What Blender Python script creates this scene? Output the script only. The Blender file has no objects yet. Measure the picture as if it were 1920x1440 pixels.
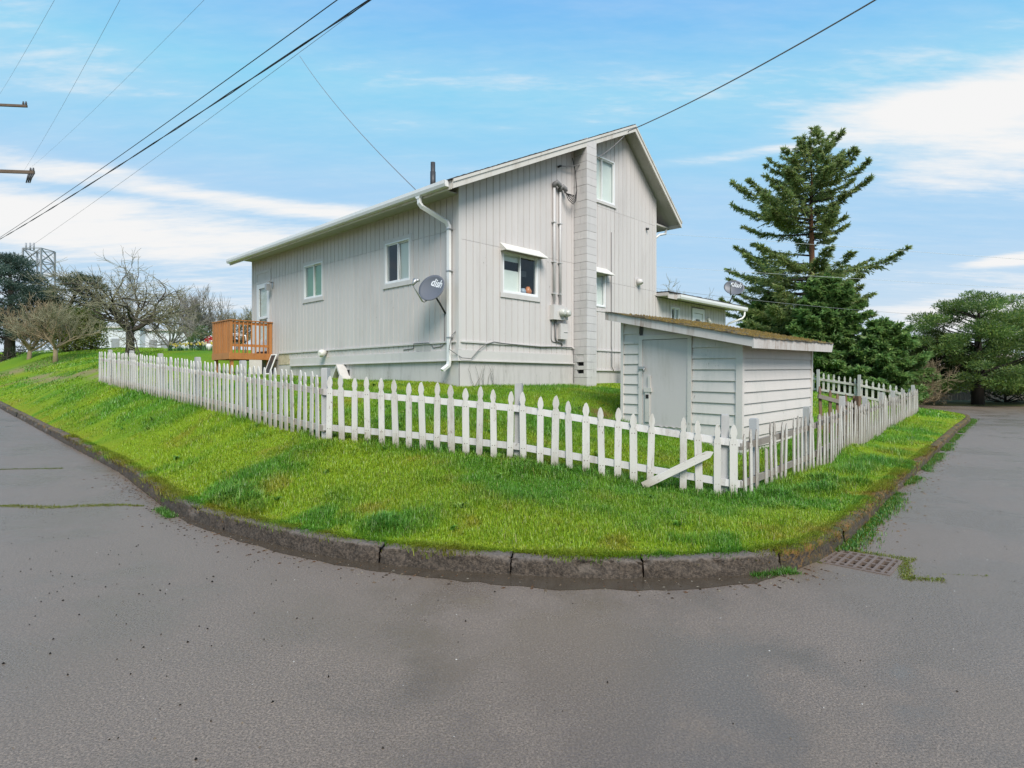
import bpy, math, random
import numpy as np
from mathutils import Vector, Matrix
from mathutils.geometry import delaunay_2d_cdt

random.seed(7)
rng = np.random.default_rng(7)
scene = bpy.context.scene
COL = scene.collection
R = math.radians

# ---------------------------------------------------------------- camera
EYE = 1.6
cam_data = bpy.data.cameras.new('camera')
cam = bpy.data.objects.new('camera', cam_data)
COL.objects.link(cam)
cam.location = (0, 0, EYE)
cam.rotation_euler = (R(90), 0, 0)
cam_data.sensor_width = 36
cam_data.lens = 1127 / 1920 * 36
cam_data.shift_y = -9 / 1920
cam_data.clip_end = 3000
cam_data.clip_start = 0.05
scene.camera = cam

# ---------------------------------------------------------------- light
SUN_AZ, SUN_EL = R(166), R(46)       # clockwise from +Y : behind the camera, to the right
EXPOSURE = 1.63
SKY_STRENGTH = 0.15
sd = bpy.data.lights.new('sun', 'SUN')
sd.energy = 1.5
sd.angle = R(30)
sd.color = (1.0, 0.94, 0.86)
sun = bpy.data.objects.new('sun', sd)
COL.objects.link(sun)
sdir = Vector((math.sin(SUN_AZ) * math.cos(SUN_EL), math.cos(SUN_AZ) * math.cos(SUN_EL), math.sin(SUN_EL)))
sun.rotation_euler = sdir.to_track_quat('Z', 'Y').to_euler()
scene.view_settings.view_transform = 'Standard'
scene.view_settings.look = 'None'
scene.view_settings.exposure = EXPOSURE
scene.view_settings.gamma = 1
scene.view_settings.use_curve_mapping = False


class NT:
    """small helper for node trees"""
    def __init__(s, tree):
        s.t = tree
        tree.nodes.clear()

    def n(s, typ, **kw):
        nd = s.t.nodes.new(typ)
        for k, v in kw.items():
            setattr(nd, k, v)
        return nd

    def put(s, sock, v):
        if isinstance(v, (int, float)):
            sock.default_value = v
        elif isinstance(v, tuple):
            sock.default_value = v if len(v) == len(sock.default_value) else tuple(v) + (1,)
        else:
            s.t.links.new(v, sock)

    def m(s, op, a, b=0.0, c=0.0, clamp=False):
        nd = s.n('ShaderNodeMath', operation=op, use_clamp=clamp)
        for i, v in enumerate((a, b, c)):
            if i < len(nd.inputs):
                s.put(nd.inputs[i], v)
        return nd.outputs[0]

    def mix(s, f, a, b, blend='MIX'):
        nd = s.n('ShaderNodeMix', data_type='RGBA', blend_type=blend)
        s.put(nd.inputs[0], f)
        s.put(nd.inputs[6], a)
        s.put(nd.inputs[7], b)
        return nd.outputs[2]

    def noise(s, vec, scale, detail=4, rough=0.55, dist=0.0, dim='3D'):
        nd = s.n('ShaderNodeTexNoise', noise_dimensions=dim)
        if vec is not None:
            s.t.links.new(vec, nd.inputs['Vector'])
        s.put(nd.inputs['Scale'], scale)
        nd.inputs['Detail'].default_value = detail
        nd.inputs['Roughness'].default_value = rough
        nd.inputs['Distortion'].default_value = dist
        return nd.outputs[0]

    def ramp(s, f, lo, hi, a=0.0, b=1.0):
        nd = s.n('ShaderNodeMapRange', interpolation_type='SMOOTHSTEP')
        s.put(nd.inputs[0], f)
        nd.inputs[1].default_value = lo
        nd.inputs[2].default_value = hi
        nd.inputs[3].default_value = a
        nd.inputs[4].default_value = b
        return nd.outputs[0]

    def mapping(s, vec, scale=(1, 1, 1), loc=(0, 0, 0), rot=(0, 0, 0)):
        nd = s.n('ShaderNodeMapping')
        s.t.links.new(vec, nd.inputs[0])
        nd.inputs['Location'].default_value = loc
        nd.inputs['Rotation'].default_value = rot
        nd.inputs['Scale'].default_value = scale
        return nd.outputs[0]


world = bpy.data.worlds.new('World')
scene.world = world
world.use_nodes = True
W = NT(world.node_tree)
wout = W.n('ShaderNodeOutputWorld')
bg = W.n('ShaderNodeBackground')
sky = W.n('ShaderNodeTexSky', sky_type='NISHITA')
sky.sun_disc = False
sky.sun_elevation = SUN_EL
sky.sun_rotation = SUN_AZ
sky.altitude = 0
sky.air_density = 1.0
sky.dust_density = 0.6
sky.ozone_density = 1.5
tc = W.n('ShaderNodeTexCoord')
sep = W.n('ShaderNodeSeparateXYZ')
world.node_tree.links.new(tc.outputs['Generated'], sep.inputs[0])
dx, dy, dz = sep.outputs
az = W.m('ARCTAN2', dx, dy)
el = W.m('ARCSINE', dz)
# flat cloud layer coordinates: streets of cirrus lying on a high sheet
zz = W.m('MAXIMUM', W.m('ADD', dz, 0.10), 0.04)
px_ = W.m('DIVIDE', dx, zz)
py_ = W.m('DIVIDE', dy, zz)
comb = W.n('ShaderNodeCombineXYZ')
W.put(comb.inputs[0], px_)
W.put(comb.inputs[1], py_)
lay = comb.outputs[0]
streak = W.noise(W.mapping(lay, (0.42, 1.5, 1), (3.1, 1.7, 0), (0, 0, R(14))), 1.5, 5, 0.66, 0.0, '2D')
broad = W.noise(W.mapping(lay, (0.5, 0.9, 1), (7.3, 2.2, 0)), 0.9, 2, 0.55, 0.0, '2D')
fine = W.noise(W.mapping(lay, (1.0, 3.2, 1), (1, 5, 0), (0, 0, R(20))), 4.0, 4, 0.7, 0.0, '2D')


def bank(a0, e0, wa, we, amp):
    """a cloud bank seen in direction (azimuth, elevation) of the sky"""
    u = W.m('DIVIDE', W.m('SUBTRACT', az, R(a0)), R(wa))
    v = W.m('DIVIDE', W.m('SUBTRACT', el, R(e0)), R(we))
    d = W.m('SQRT', W.m('ADD', W.m('MULTIPLY', u, u), W.m('MULTIPLY', v, v)))
    return W.m('MULTIPLY', W.ramp(d, 0.25, 1.25, 1, 0), amp)


bias = -0.03
for b in ((-33, 12.0, 21, 3.0, 0.36), (-36, 15.6, 15, 1.1, 0.34), (-17, 15.0, 14, 0.9, 0.30), (-40, 8.2, 26, 4.2, 0.17), (42, 17.8, 13.5, 4.3, 0.31), (34, 20.3, 12, 2.2, 0.24),
          (40, 8.7, 3.4, 0.55, 0.45), (40, 4.8, 11, 2.4, 0.36), (19.5, 19.2, 10, 0.6, 0.22), (-40, 23.5, 14, 3.0, 0.14)):
    bias = W.m('ADD', bias, bank(*b))
dens = W.m('ADD', W.m('ADD', W.m('MULTIPLY', streak, 0.66), W.m('MULTIPLY', broad, 0.24)), W.m('MULTIPLY', fine, 0.30))
dens = W.m('ADD', dens, bias)
cloud = W.ramp(dens, 0.56, 1.00)
veil = W.ramp(dens, 0.40, 0.95, 0.0, 0.30)
cloud = W.m('MAXIMUM', cloud, veil)
skycol = W.mix(1.0, sky.outputs[0], (0.42, 0.655, 0.86), 'MULTIPLY')
skycol = W.mix(1.0, skycol, (0.84, 1.40, 1.95), 'DARKEN')
haze_f = W.ramp(el, R(-1), R(14), 0.85, 0.0)
skycol = W.mix(haze_f, skycol, (1.60, 1.72, 1.84))
final = W.mix(cloud, skycol, (1.98, 1.98, 1.98))
world.node_tree.links.new(final, bg.inputs[0])
bg.inputs[1].default_value = SKY_STRENGTH
world.node_tree.links.new(bg.outputs[0], wout.inputs[0])

scene.cycles.max_bounces = 6
scene.cycles.diffuse_bounces = 3
scene.cycles.glossy_bounces = 3
scene.cycles.transmission_bounces = 3
scene.cycles.transparent_max_bounces = 8
scene.cycles.caustics_reflective = False
scene.cycles.caustics_refractive = False
world.cycles.sampling_method = 'MANUAL'
world.cycles.sample_map_resolution = 512

# ---------------------------------------------------------------- helpers
def tag(o, label=None, cat=None, group=None, kind=None):
    if label: o['label'] = label
    if cat: o['category'] = cat
    if group: o['group'] = group
    if kind: o['kind'] = kind
    return o


def empty(name, loc=(0, 0, 0), rz=0, label=None, cat=None, group=None, kind=None, rot=None):
    o = bpy.data.objects.new(name, None)
    o.empty_display_size = 0.1
    COL.objects.link(o)
    o.location = loc
    o.rotation_euler = rot if rot else (0, 0, rz)
    return tag(o, label, cat, group, kind)


def link(name, me, parent=None, loc=None, rot=None):
    o = bpy.data.objects.new(name, me)
    COL.objects.link(o)
    if parent is not None:
        o.parent = parent
    if loc is not None: o.location = loc
    if rot is not None: o.rotation_euler = rot
    return o


class MB:
    """collects shapes for ONE mesh object"""
    def __init__(s):
        s.v, s.f, s.sm = [], [], []

    def add(s, verts, faces, smooth=False):
        o = len(s.v)
        s.v += [tuple(p) for p in verts]
        s.f += [tuple(i + o for i in f) for f in faces]
        s.sm += [smooth] * len(faces)
        return s

    def box(s, x0, x1, y0, y1, z0, z1, mat=None, ch=0.0):
        if x0 > x1: x0, x1 = x1, x0
        if y0 > y1: y0, y1 = y1, y0
        if z0 > z1: z0, z1 = z1, z0
        v = [(x, y, z) for z in (z0, z1) for y in (y0, y1) for x in (x0, x1)]
        if mat: v = [tuple(mat @ Vector(p)) for p in v]
        return s.add(v, [(0, 2, 3, 1), (4, 5, 7, 6), (0, 1, 5, 4), (2, 6, 7, 3), (0, 4, 6, 2), (1, 3, 7, 5)])

    def bar(s, a, b, w, h, up=(0, 0, 1)):
        """rectangular bar from a to b, w wide (sideways), h tall (along up)"""
        a, b = Vector(a), Vector(b)
        d = (b - a).normalized()
        side = d.cross(Vector(up))
        if side.length < 1e-4: side = d.cross(Vector((1, 0, 0)))
        side.normalize()
        u = side.cross(d).normalized()
        v = []
        for p in (a, b):
            for i, j in ((-1, -1), (1, -1), (1, 1), (-1, 1)):
                v.append(p + side * (i * w / 2) + u * (j * h / 2))
        return s.add(v, [(0, 1, 2, 3), (7, 6, 5, 4), (0, 4, 5, 1), (1, 5, 6, 2), (2, 6, 7, 3), (3, 7, 4, 0)])

    def prism(s, poly, fn, d):
        """polygon (list of 2d points) extruded: fn(u, v, depth) -> xyz"""
        n = len(poly)
        v = [fn(p[0], p[1], 0) for p in poly] + [fn(p[0], p[1], d) for p in poly]
        f = [tuple(range(n)), tuple(range(2 * n - 1, n - 1, -1))]
        f += [(i, i + n, (i + 1) % n + n, (i + 1) % n) for i in range(n)]
        return s.add(v, f)

    def tube(s, pts, r, sides=8, cap=True, smooth=True):
        pts = [Vector(p) for p in pts]
        rs = r if isinstance(r, (list, tuple)) else [r] * len(pts)
        v, f = [], []
        ref = None
        for i, p in enumerate(pts):
            d = (pts[min(i + 1, len(pts) - 1)] - pts[max(i - 1, 0)])
            d = d.normalized() if d.length > 1e-9 else Vector((0, 0, 1))
            if ref is None or abs(ref.dot(d)) > 0.97:
                ref = Vector((0, 0, 1)) if abs(d.z) < 0.9 else Vector((1, 0, 0))
            a = (ref - d * ref.dot(d)).normalized()
            ref = a
            b = d.cross(a)
            for k in range(sides):
                t = 2 * math.pi * k / sides
                v.append(p + (a * math.cos(t) + b * math.sin(t)) * rs[i])
        for i in range(len(pts) - 1):
            for k in range(sides):
                k2 = (k + 1) % sides
                f.append((i * sides + k, i * sides + k2, (i + 1) * sides + k2, (i + 1) * sides + k))
        s.add(v, f, smooth)
        if cap:
            o = len(s.v) - len(v)
            s.f += [tuple(o + k for k in reversed(range(sides))), tuple(o + (len(pts) - 1) * sides + k for k in range(sides))]
            s.sm += [False, False]
        return s

    def build(s, name, mat, parent=None, loc=None, rot=None):
        me = bpy.data.meshes.new(name)
        me.from_pydata(s.v, [], s.f)
        if any(s.sm):
            me.polygons.foreach_set('use_smooth', s.sm)
        if mat: me.materials.append(mat)
        me.update()
        return link(name, me, parent, loc, rot)


def np_mesh(name, verts, tris, mat, parent=None, col=None, smooth=False):
    me = bpy.data.meshes.new(name)
    n, m = len(verts), len(tris)
    me.vertices.add(n)
    me.vertices.foreach_set('co', np.ascontiguousarray(verts, dtype=np.float32).ravel())
    me.loops.add(m * 3)
    me.loops.foreach_set('vertex_index', np.ascontiguousarray(tris, dtype=np.int32).ravel())
    me.polygons.add(m)
    me.polygons.foreach_set('loop_start', np.arange(0, m * 3, 3, dtype=np.int32))
    if smooth:
        me.polygons.foreach_set('use_smooth', np.ones(m, dtype=bool))
    if col is not None:
        a = me.attributes.new('col', 'FLOAT_COLOR', 'POINT')
        c = np.ones((n, 4), dtype=np.float32)
        c[:, :3] = col
        a.data.foreach_set('color', c.ravel())
    me.materials.append(mat)
    me.update(calc_edges=True)
    me.validate()
    return link(name, me, parent)


def vnoise(x, y, seed=0):
    xi = np.floor(x).astype(np.int64); yi = np.floor(y).astype(np.int64)
    xf = x - xi; yf = y - yi
    u = xf * xf * (3 - 2 * xf); v = yf * yf * (3 - 2 * yf)

    def hsh(a, b):
        k = (a * 374761393 + b * 668265263 + seed * 974634777) & 0x7fffffff
        k = ((k ^ (k >> 13)) * 1274126177) & 0x7fffffff
        return ((k ^ (k >> 16)) & 0xffff) / 65535.0
    return ((hsh(xi, yi) * (1 - u) + hsh(xi + 1, yi) * u) * (1 - v) + (hsh(xi, yi + 1) * (1 - u) + hsh(xi + 1, yi + 1) * u) * v)


def fbm(x, y, octv=4, seed=0):
    x = np.asarray(x, dtype=float); y = np.asarray(y, dtype=float)
    t = np.zeros_like(x); a = 0.5; s = 0
    for i in range(octv):
        t += a * vnoise(x, y, seed + i * 17); s += a
        x = x * 2.03 + 11.3; y = y * 2.03 + 5.7; a *= 0.5
    return t / s


# ---------------------------------------------------------------- materials
def new_mat(name):
    m = bpy.data.materials.new(name)
    m.use_nodes = True
    T = NT(m.node_tree)
    out = T.n('ShaderNodeOutputMaterial')
    return m, T, out


def finish(T, out, col, rough=0.6, bump=None, bstr=0.2, bdist=0.01, metallic=0.0, spec=None, coat=None, normal=None):
    b = T.n('ShaderNodeBsdfPrincipled')
    T.put(b.inputs['Base Color'], col)
    T.put(b.inputs['Roughness'], rough)
    T.put(b.inputs['Metallic'], metallic)
    if spec is not None: T.put(b.inputs['Specular IOR Level'], spec)
    if coat is not None:
        T.put(b.inputs['Coat Weight'], coat)
        b.inputs['Coat Roughness'].default_value = 0.08
    if bump is not None:
        bn = T.n('ShaderNodeBump')
        bn.inputs['Strength'].default_value = bstr
        bn.inputs['Distance'].default_value = bdist
        T.put(bn.inputs['Height'], bump)
        T.t.links.new(bn.outputs[0], b.inputs['Normal'])
    T.t.links.new(b.outputs[0], out.inputs[0])
    return b


def paint_mat(name, col, dirt=(0.30, 0.27, 0.23), dirt_amt=0.35, rough=0.55, scale=1.0, chips=0.0, vary=0.05, grain=True, chipcol=(0.2, 0.17, 0.14), splash=0.0):
    """painted, weathered surface in world-ish object coordinates"""
    m, T, out = new_mat(name)
    tcx = T.n('ShaderNodeTexCoord')
    oi = T.n('ShaderNodeObjectInfo')
    v = T.n('ShaderNodeVectorMath', operation='ADD')
    T.t.links.new(tcx.outputs['Object'], v.inputs[0])
    sc = T.n('ShaderNodeVectorMath', operation='SCALE')
    T.t.links.new(oi.outputs['Location'], sc.inputs[0])
    sc.inputs['Scale'].default_value = 3.7
    T.t.links.new(sc.outputs[0], v.inputs[1])
    vec = v.outputs[0]
    big = T.noise(T.mapping(vec, (1, 1, 0.35)), 1.3 * scale, 5, 0.6)
    med = T.noise(T.mapping(vec, (1, 1, 0.12)), 9 * scale, 6, 0.65)
    fin = T.noise(T.mapping(vec, (1, 1, 0.18)), 60 * scale, 4, 0.6)
    d = T.ramp(T.m('ADD', T.m('MULTIPLY', big, 0.6), T.m('MULTIPLY', med, 0.45)), 0.48, 0.75, 0, dirt_amt)
    rnd = T.m('MULTIPLY', T.m('SUBTRACT', oi.outputs['Random'], 0.5), vary * 2)
    val = T.m('ADD', T.m('ADD', 0.97, rnd), T.m('MULTIPLY', fin, 0.06))
    c = T.mix(1.0, col, (1, 1, 1), 'MULTIPLY')
    vm = T.n('ShaderNodeVectorMath', operation='SCALE')
    T.t.links.new(c, vm.inputs[0])
    T.put(vm.inputs['Scale'], val)
    c = T.mix(d, vm.outputs[0], dirt)
    if chips > 0:
        ch = T.noise(T.mapping(vec, (1, 1, 0.3)), 26 * scale, 5, 0.7, 0.4)
        ch = T.ramp(T.m('ADD', T.m('MULTIPLY', ch, 0.75), T.m('MULTIPLY', big, 0.35)), 0.70 - chips * 0.1, 0.74 - chips * 0.1, 0, 0.85)
        c = T.mix(ch, c, chipcol)
    if splash > 0:
        so = T.n('ShaderNodeSeparateXYZ'); T.t.links.new(tcx.outputs['Object'], so.inputs[0])
        zz = T.m('ADD', so.outputs[2], T.m('MULTIPLY', T.m('SUBTRACT', med, 0.5), 0.45))
        c = T.mix(T.ramp(zz, 0.02, 0.26, splash, 0.0), c, (0.24, 0.19, 0.12))
        ax = T.m('ABSOLUTE', T.m('SUBTRACT', T.m('ABSOLUTE', so.outputs[0]), 0.017))
        nail = None
        for hz in (0.205, 0.70):
            dz_ = T.m('SUBTRACT', so.outputs[2], hz)
            e = T.m('SQRT', T.m('ADD', T.m('MULTIPLY', ax, ax), T.m('MULTIPLY', dz_, dz_)))
            nd = T.ramp(e, 0.004, 0.009, 0.9, 0.0)
            nail = nd if nail is None else T.m('MAXIMUM', nail, nd)
        c = T.mix(T.m('MULTIPLY', nail, T.ramp(oi.outputs['Random'], 0.15, 0.6, 0.25, 1.0)), c, (0.09, 0.055, 0.035))
    finish(T, out, c, rough, T.m('ADD', fin, T.m('MULTIPLY', med, 0.7)) if grain else None, 0.25, 0.004)
    return m


def plain_mat(name, col, rough=0.5, metallic=0.0, var=0.12, scale=8, bump=0.1):
    m, T, out = new_mat(name)
    tcx = T.n('ShaderNodeTexCoord')
    nz = T.noise(tcx.outputs['Object'], scale, 5, 0.6)
    f = T.m('ADD', 1 - var, T.m('MULTIPLY', nz, var * 2))
    vm = T.n('ShaderNodeVectorMath', operation='SCALE')
    vm.inputs[0].default_value = col
    T.put(vm.inputs['Scale'], f)
    finish(T, out, vm.outputs[0], rough, nz, bump, 0.003, metallic)
    return m


def attr_foliage(name, trans=0.35, rough=0.5, gloss=0.06):
    m, T, out = new_mat(name)
    at = T.n('ShaderNodeAttribute', attribute_name='col')
    d = T.n('ShaderNodeBsdfDiffuse')
    t = T.n('ShaderNodeBsdfTranslucent')
    g = T.n('ShaderNodeBsdfGlossy')
    g.inputs['Roughness'].default_value = rough
    T.t.links.new(at.outputs['Color'], d.inputs[0])
    T.t.links.new(at.outputs['Color'], t.inputs[0])
    mx = T.n('ShaderNodeMixShader')
    mx.inputs[0].default_value = trans
    T.t.links.new(d.outputs[0], mx.inputs[1])
    T.t.links.new(t.outputs[0], mx.inputs[2])
    m2 = T.n('ShaderNodeMixShader')
    m2.inputs[0].default_value = gloss
    T.t.links.new(mx.outputs[0], m2.inputs[1])
    T.t.links.new(g.outputs[0], m2.inputs[2])
    T.t.links.new(m2.outputs[0], out.inputs[0])
    return m


def attr_ground(name):
    m, T, out = new_mat(name)
    at = T.n('ShaderNodeAttribute', attribute_name='col')
    tcx = T.n('ShaderNodeTexCoord')
    n1 = T.noise(tcx.outputs['Object'], 14, 6, 0.7)
    n2 = T.noise(tcx.outputs['Object'], 90, 4, 0.7)
    vm = T.n('ShaderNodeVectorMath', operation='SCALE')
    T.t.links.new(at.outputs['Color'], vm.inputs[0])
    T.put(vm.inputs['Scale'], T.m('ADD', 0.55, T.m('ADD', T.m('MULTIPLY', n1, 0.5), T.m('MULTIPLY', n2, 0.5))))
    finish(T, out, vm.outputs[0], 0.95, T.m('ADD', n1, n2), 0.6, 0.03, spec=0.1)
    return m


def glass_mat(name, tint=(0.9, 0.95, 0.93)):
    m, T, out = new_mat(name)
    g = T.n('ShaderNodeBsdfGlossy'); g.inputs['Roughness'].default_value = 0.02
    t = T.n('ShaderNodeBsdfTransparent'); t.inputs[0].default_value = tint + (1,)
    lw = T.n('ShaderNodeLayerWeight'); lw.inputs[0].default_value = 0.5
    fz_ = T.m('POWER', lw.outputs['Facing'], 4.0)
    mx = T.n('ShaderNodeMixShader')
    T.put(mx.inputs[0], T.m('ADD', T.m('MULTIPLY', fz_, 0.75), 0.06, clamp=True))
    T.t.links.new(t.outputs[0], mx.inputs[1]); T.t.links.new(g.outputs[0], mx.inputs[2])
    T.t.links.new(mx.outputs[0], out.inputs[0])
    return m


M = {}
M['siding'] = paint_mat('grey_siding', (0.575, 0.535, 0.515), (0.40, 0.36, 0.34), 0.36, 0.62, 0.8, 0.08, 0.025)
M['groove'] = plain_mat('siding_groove', (0.20, 0.195, 0.195), 0.8)
M['trim'] = paint_mat('grey_trim', (0.575, 0.545, 0.525), (0.36, 0.33, 0.31), 0.3, 0.55, 1.0, 0.0, 0.02)
M['foundation'] = paint_mat('painted_concrete', (0.52, 0.49, 0.48), (0.20, 0.19, 0.16), 0.55, 0.85, 1.2, 0.35, 0.02, chipcol=(0.16, 0.15, 0.13))
M['block'] = paint_mat('painted_block', (0.54, 0.515, 0.505), (0.27, 0.28, 0.26), 0.45, 0.85, 1.6, 0.25, 0.05, chipcol=(0.22, 0.2, 0.18))
M['cream'] = paint_mat('cream_fascia', (0.60, 0.57, 0.525), (0.34, 0.27, 0.20), 0.5, 0.6, 1.5, 0.2, 0.02)
M['soffit'] = paint_mat('soffit', (0.45, 0.43, 0.41), (0.25, 0.22, 0.2), 0.4, 0.8, 2.0, 0.0)
M['gutter'] = paint_mat('white_gutter', (0.74, 0.74, 0.73), (0.45, 0.42, 0.36), 0.25, 0.35, 1.0, 0.0, 0.01, grain=False)
M['vinyl'] = paint_mat('white_vinyl', (0.76, 0.76, 0.76), (0.5, 0.48, 0.45), 0.12, 0.35, 1.0, 0.0, 0.01, grain=False)
M['awning'] = paint_mat('cream_awning', (0.66, 0.64, 0.59), (0.45, 0.4, 0.33), 0.2, 0.5)
M['shingle'] = plain_mat('dark_shingle', (0.055, 0.052, 0.05), 0.95, 0, 0.5, 14, 0.5)
M['picket'] = paint_mat('white_picket_paint', (0.565, 0.54, 0.505), (0.28, 0.24, 0.185), 0.7, 0.65, 1.6, 0.62, 0.09, chipcol=(0.24, 0.19, 0.15), splash=0.6)
M['picket_worn'] = paint_mat('worn_picket_paint', (0.56, 0.53, 0.49), (0.22, 0.165, 0.12), 0.9, 0.7, 2.0, 0.75, 0.14, chipcol=(0.17, 0.13, 0.10), splash=0.5)
M['rail'] = paint_mat('rail_paint', (0.56, 0.54, 0.53), (0.24, 0.19, 0.15), 0.75, 0.7, 1.6, 0.4, 0.1)
M['post'] = paint_mat('post_paint', (0.42, 0.415, 0.41), (0.20, 0.17, 0.14), 0.5, 0.75, 1.5, 0.2, 0.08)
M['brownwood'] = paint_mat('bare_brown_wood', (0.17, 0.105, 0.065), (0.08, 0.055, 0.04), 0.6, 0.8, 2, 0, 0.15)
M['greywood'] = paint_mat('bare_grey_wood', (0.24, 0.21, 0.18), (0.10, 0.08, 0.07), 0.6, 0.8, 2, 0, 0.15)
M['deck'] = paint_mat('orange_stained_wood', (0.42, 0.17, 0.05), (0.24, 0.09, 0.03), 0.6, 0.55, 2.2, 0, 0.14)
M['shedwall'] = paint_mat('shed_white_paint', (0.605, 0.56, 0.525), (0.36, 0.38, 0.35), 0.45, 0.6, 1.3, 0.18, 0.04)
M['sheddoor'] = paint_mat('shed_door_paint', (0.54, 0.50, 0.485), (0.36, 0.33, 0.28), 0.6, 0.6, 1.2, 0.3, 0.02, chipcol=(0.3, 0.28, 0.25))
M['shedrake'] = paint_mat('shed_fascia_paint', (0.52, 0.485, 0.46), (0.22, 0.14, 0.09), 0.9, 0.7, 1.8, 0.35, 0.03, chipcol=(0.24, 0.13, 0.07))
M['dishgrey'] = plain_mat('dish_grey', (0.125, 0.13, 0.15), 0.45, 0, 0.05, 5, 0.02)
M['darkmetal'] = plain_mat('dark_metal', (0.05, 0.05, 0.052), 0.5, 0.3, 0.2, 20)
M['galv'] = plain_mat('galvanised_metal', (0.42, 0.42, 0.42), 0.45, 0.6, 0.2, 20)
M['conduit'] = plain_mat('painted_conduit', (0.50, 0.485, 0.48), 0.5, 0, 0.1, 20)
M['cable'] = plain_mat('black_cable', (0.018, 0.018, 0.02), 0.6, 0, 0.1)
M['greycable'] = plain_mat('grey_cable', (0.17, 0.165, 0.165), 0.6, 0, 0.1)
M['glass'] = glass_mat('window_glass')
M['room'] = plain_mat('dark_room', (0.045, 0.045, 0.045), 0.9)
M['blind'] = plain_mat('white_blind', (0.74, 0.76, 0.74), 0.6, 0, 0.06, 4, 0.02)
M['greenblind'] = plain_mat('green_blind', (0.30, 0.50, 0.36), 0.6, 0, 0.15, 4, 0.02)
M['curtain'] = plain_mat('cream_curtain', (0.78, 0.77, 0.74), 0.9, 0, 0.06, 4, 0.02)
M['lettering'] = plain_mat('white_lettering', (0.75, 0.76, 0.78), 0.5, 0, 0.03)
M['black'] = plain_mat('black_void', (0.012, 0.012, 0.012), 0.9)
M['rust'] = plain_mat('rusty_iron', (0.17, 0.125, 0.10), 0.75, 0.2, 0.45, 22, 0.5)
M['bark'] = plain_mat('grey_bark', (0.065, 0.055, 0.043), 0.95, 0, 0.5, 9, 0.8)
M['lichenbark'] = plain_mat('lichen_bark', (0.21, 0.20, 0.12), 0.95, 0, 0.6, 5, 0.6)
M['tanbark'] = plain_mat('tan_bark', (0.25, 0.195, 0.115), 0.95, 0, 0.4, 5, 0.6)
M['redbark'] = plain_mat('red_bark', (0.19, 0.085, 0.045), 0.95, 0, 0.4, 9, 0.8)
M['darkbark'] = plain_mat('dark_bark', (0.035, 0.028, 0.022), 0.95, 0, 0.4, 9, 0.8)
M['greybranch'] = plain_mat('grey_branch', (0.20, 0.185, 0.16), 0.95, 0, 0.3, 5, 0.4)
M['steel'] = plain_mat('grey_steel', (0.30, 0.31, 0.33), 0.6, 0.3, 0.2, 4)
M['farwall'] = paint_mat('far_white_wall', (0.62, 0.64, 0.70), (0.4, 0.4, 0.42), 0.2, 0.7, 0.3)
M['polewood'] = plain_mat('pole_wood', (0.12, 0.085, 0.06), 0.9, 0, 0.4, 6, 0.5)
M['grass'] = attr_foliage('grass_blades', 0.45, 0.45, 0.04)
M['leaf'] = attr_foliage('conifer_needles', 0.5, 0.5, 0.03)
M['soil'] = attr_ground('lawn_soil')
M['red'] = plain_mat('red_petal', (0.5, 0.02, 0.03), 0.6)
M['debris'] = attr_ground('wet_litter')

# ---------------------------------------------------------------- ground shape
A = R(45.5)                                    # bearing of the house and of the left street
U = Vector((math.cos(A), math.sin(A), 0))      # towards the right along the gable wall
V = Vector((-math.sin(A), math.cos(A), 0))     # towards the left along the long wall


def zroad(x, y):
    s = -math.sin(A) * np.asarray(x, float) + math.cos(A) * np.asarray(y, float)
    return 0.03 * np.clip(s - 8, 0, 24) + 0.06 * np.clip(s - 32, 0, 30)


kerb_ctrl = [(-42.0, 44.7), (-18.9, 22.0), (-12.5, 15.72), (-9.2, 12.48), (-6.15, 9.5), (-4.9, 8.15), (-3.92, 7.1), (-3.14, 6.42), (-2.3, 5.82), (-1.56, 5.37), (-0.85, 5.09), (-0.12, 4.92), (0.5, 4.83), (1.16, 4.81),
             (1.65, 4.85), (2.07, 4.95), (2.45, 5.11), (2.85, 5.42), (3.5, 6.15), (4.37, 7.2), (6.1, 9.3), (9.2, 13.0), (13.6, 18.3), (18.0, 23.6), (19.3, 25.8), (19.9, 28.4), (19.6, 31.0)]


def smooth_path(ctrl, step=0.1):
    P = [Vector((c[0], c[1], 0)) for c in ctrl]
    P = [P[0] * 2 - P[1]] + P + [P[-1] * 2 - P[-2]]
    out = []
    for i in range(1, len(P) - 2):
        p0, p1, p2, p3 = P[i - 1:i + 3]
        n = max(2, int((p2 - p1).length / step))
        t0, t1, t2, t3 = 0, (p1 - p0).length ** .5, 0, 0
        t2 = t1 + (p2 - p1).length ** .5
        t3 = t2 + (p3 - p2).length ** .5
        for k in range(n):
            t = t1 + (t2 - t1) * k / n
            a1 = p0 * ((t1 - t) / (t1 - t0)) + p1 * ((t - t0) / (t1 - t0))
            a2 = p1 * ((t2 - t) / (t2 - t1)) + p2 * ((t - t1) / (t2 - t1))
            a3 = p2 * ((t3 - t) / (t3 - t2)) + p3 * ((t - t2) / (t3 - t2))
            b1 = a1 * ((t2 - t) / (t2 - t0)) + a2 * ((t - t0) / (t2 - t0))
            b2 = a2 * ((t3 - t) / (t3 - t1)) + a3 * ((t - t1) / (t3 - t1))
            out.append(b1 * ((t2 - t) / (t2 - t1)) + b2 * ((t - t1) / (t2 - t1)))
    out.append(P[-2])
    return out


kerb_path = smooth_path(kerb_ctrl, 0.1)
KP = np.array([(p.x, p.y) for p in kerb_path])
kt = np.gradient(KP, axis=0); kt /= np.linalg.norm(kt, axis=1)[:, None]
KN = np.stack([-kt[:, 1], kt[:, 0]], 1)        # towards the lawn
KS = np.concatenate([[0], np.cumsum(np.linalg.norm(np.diff(KP, axis=0), axis=1))])
KERB_H, KERB_W = 0.155, 0.16

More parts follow.
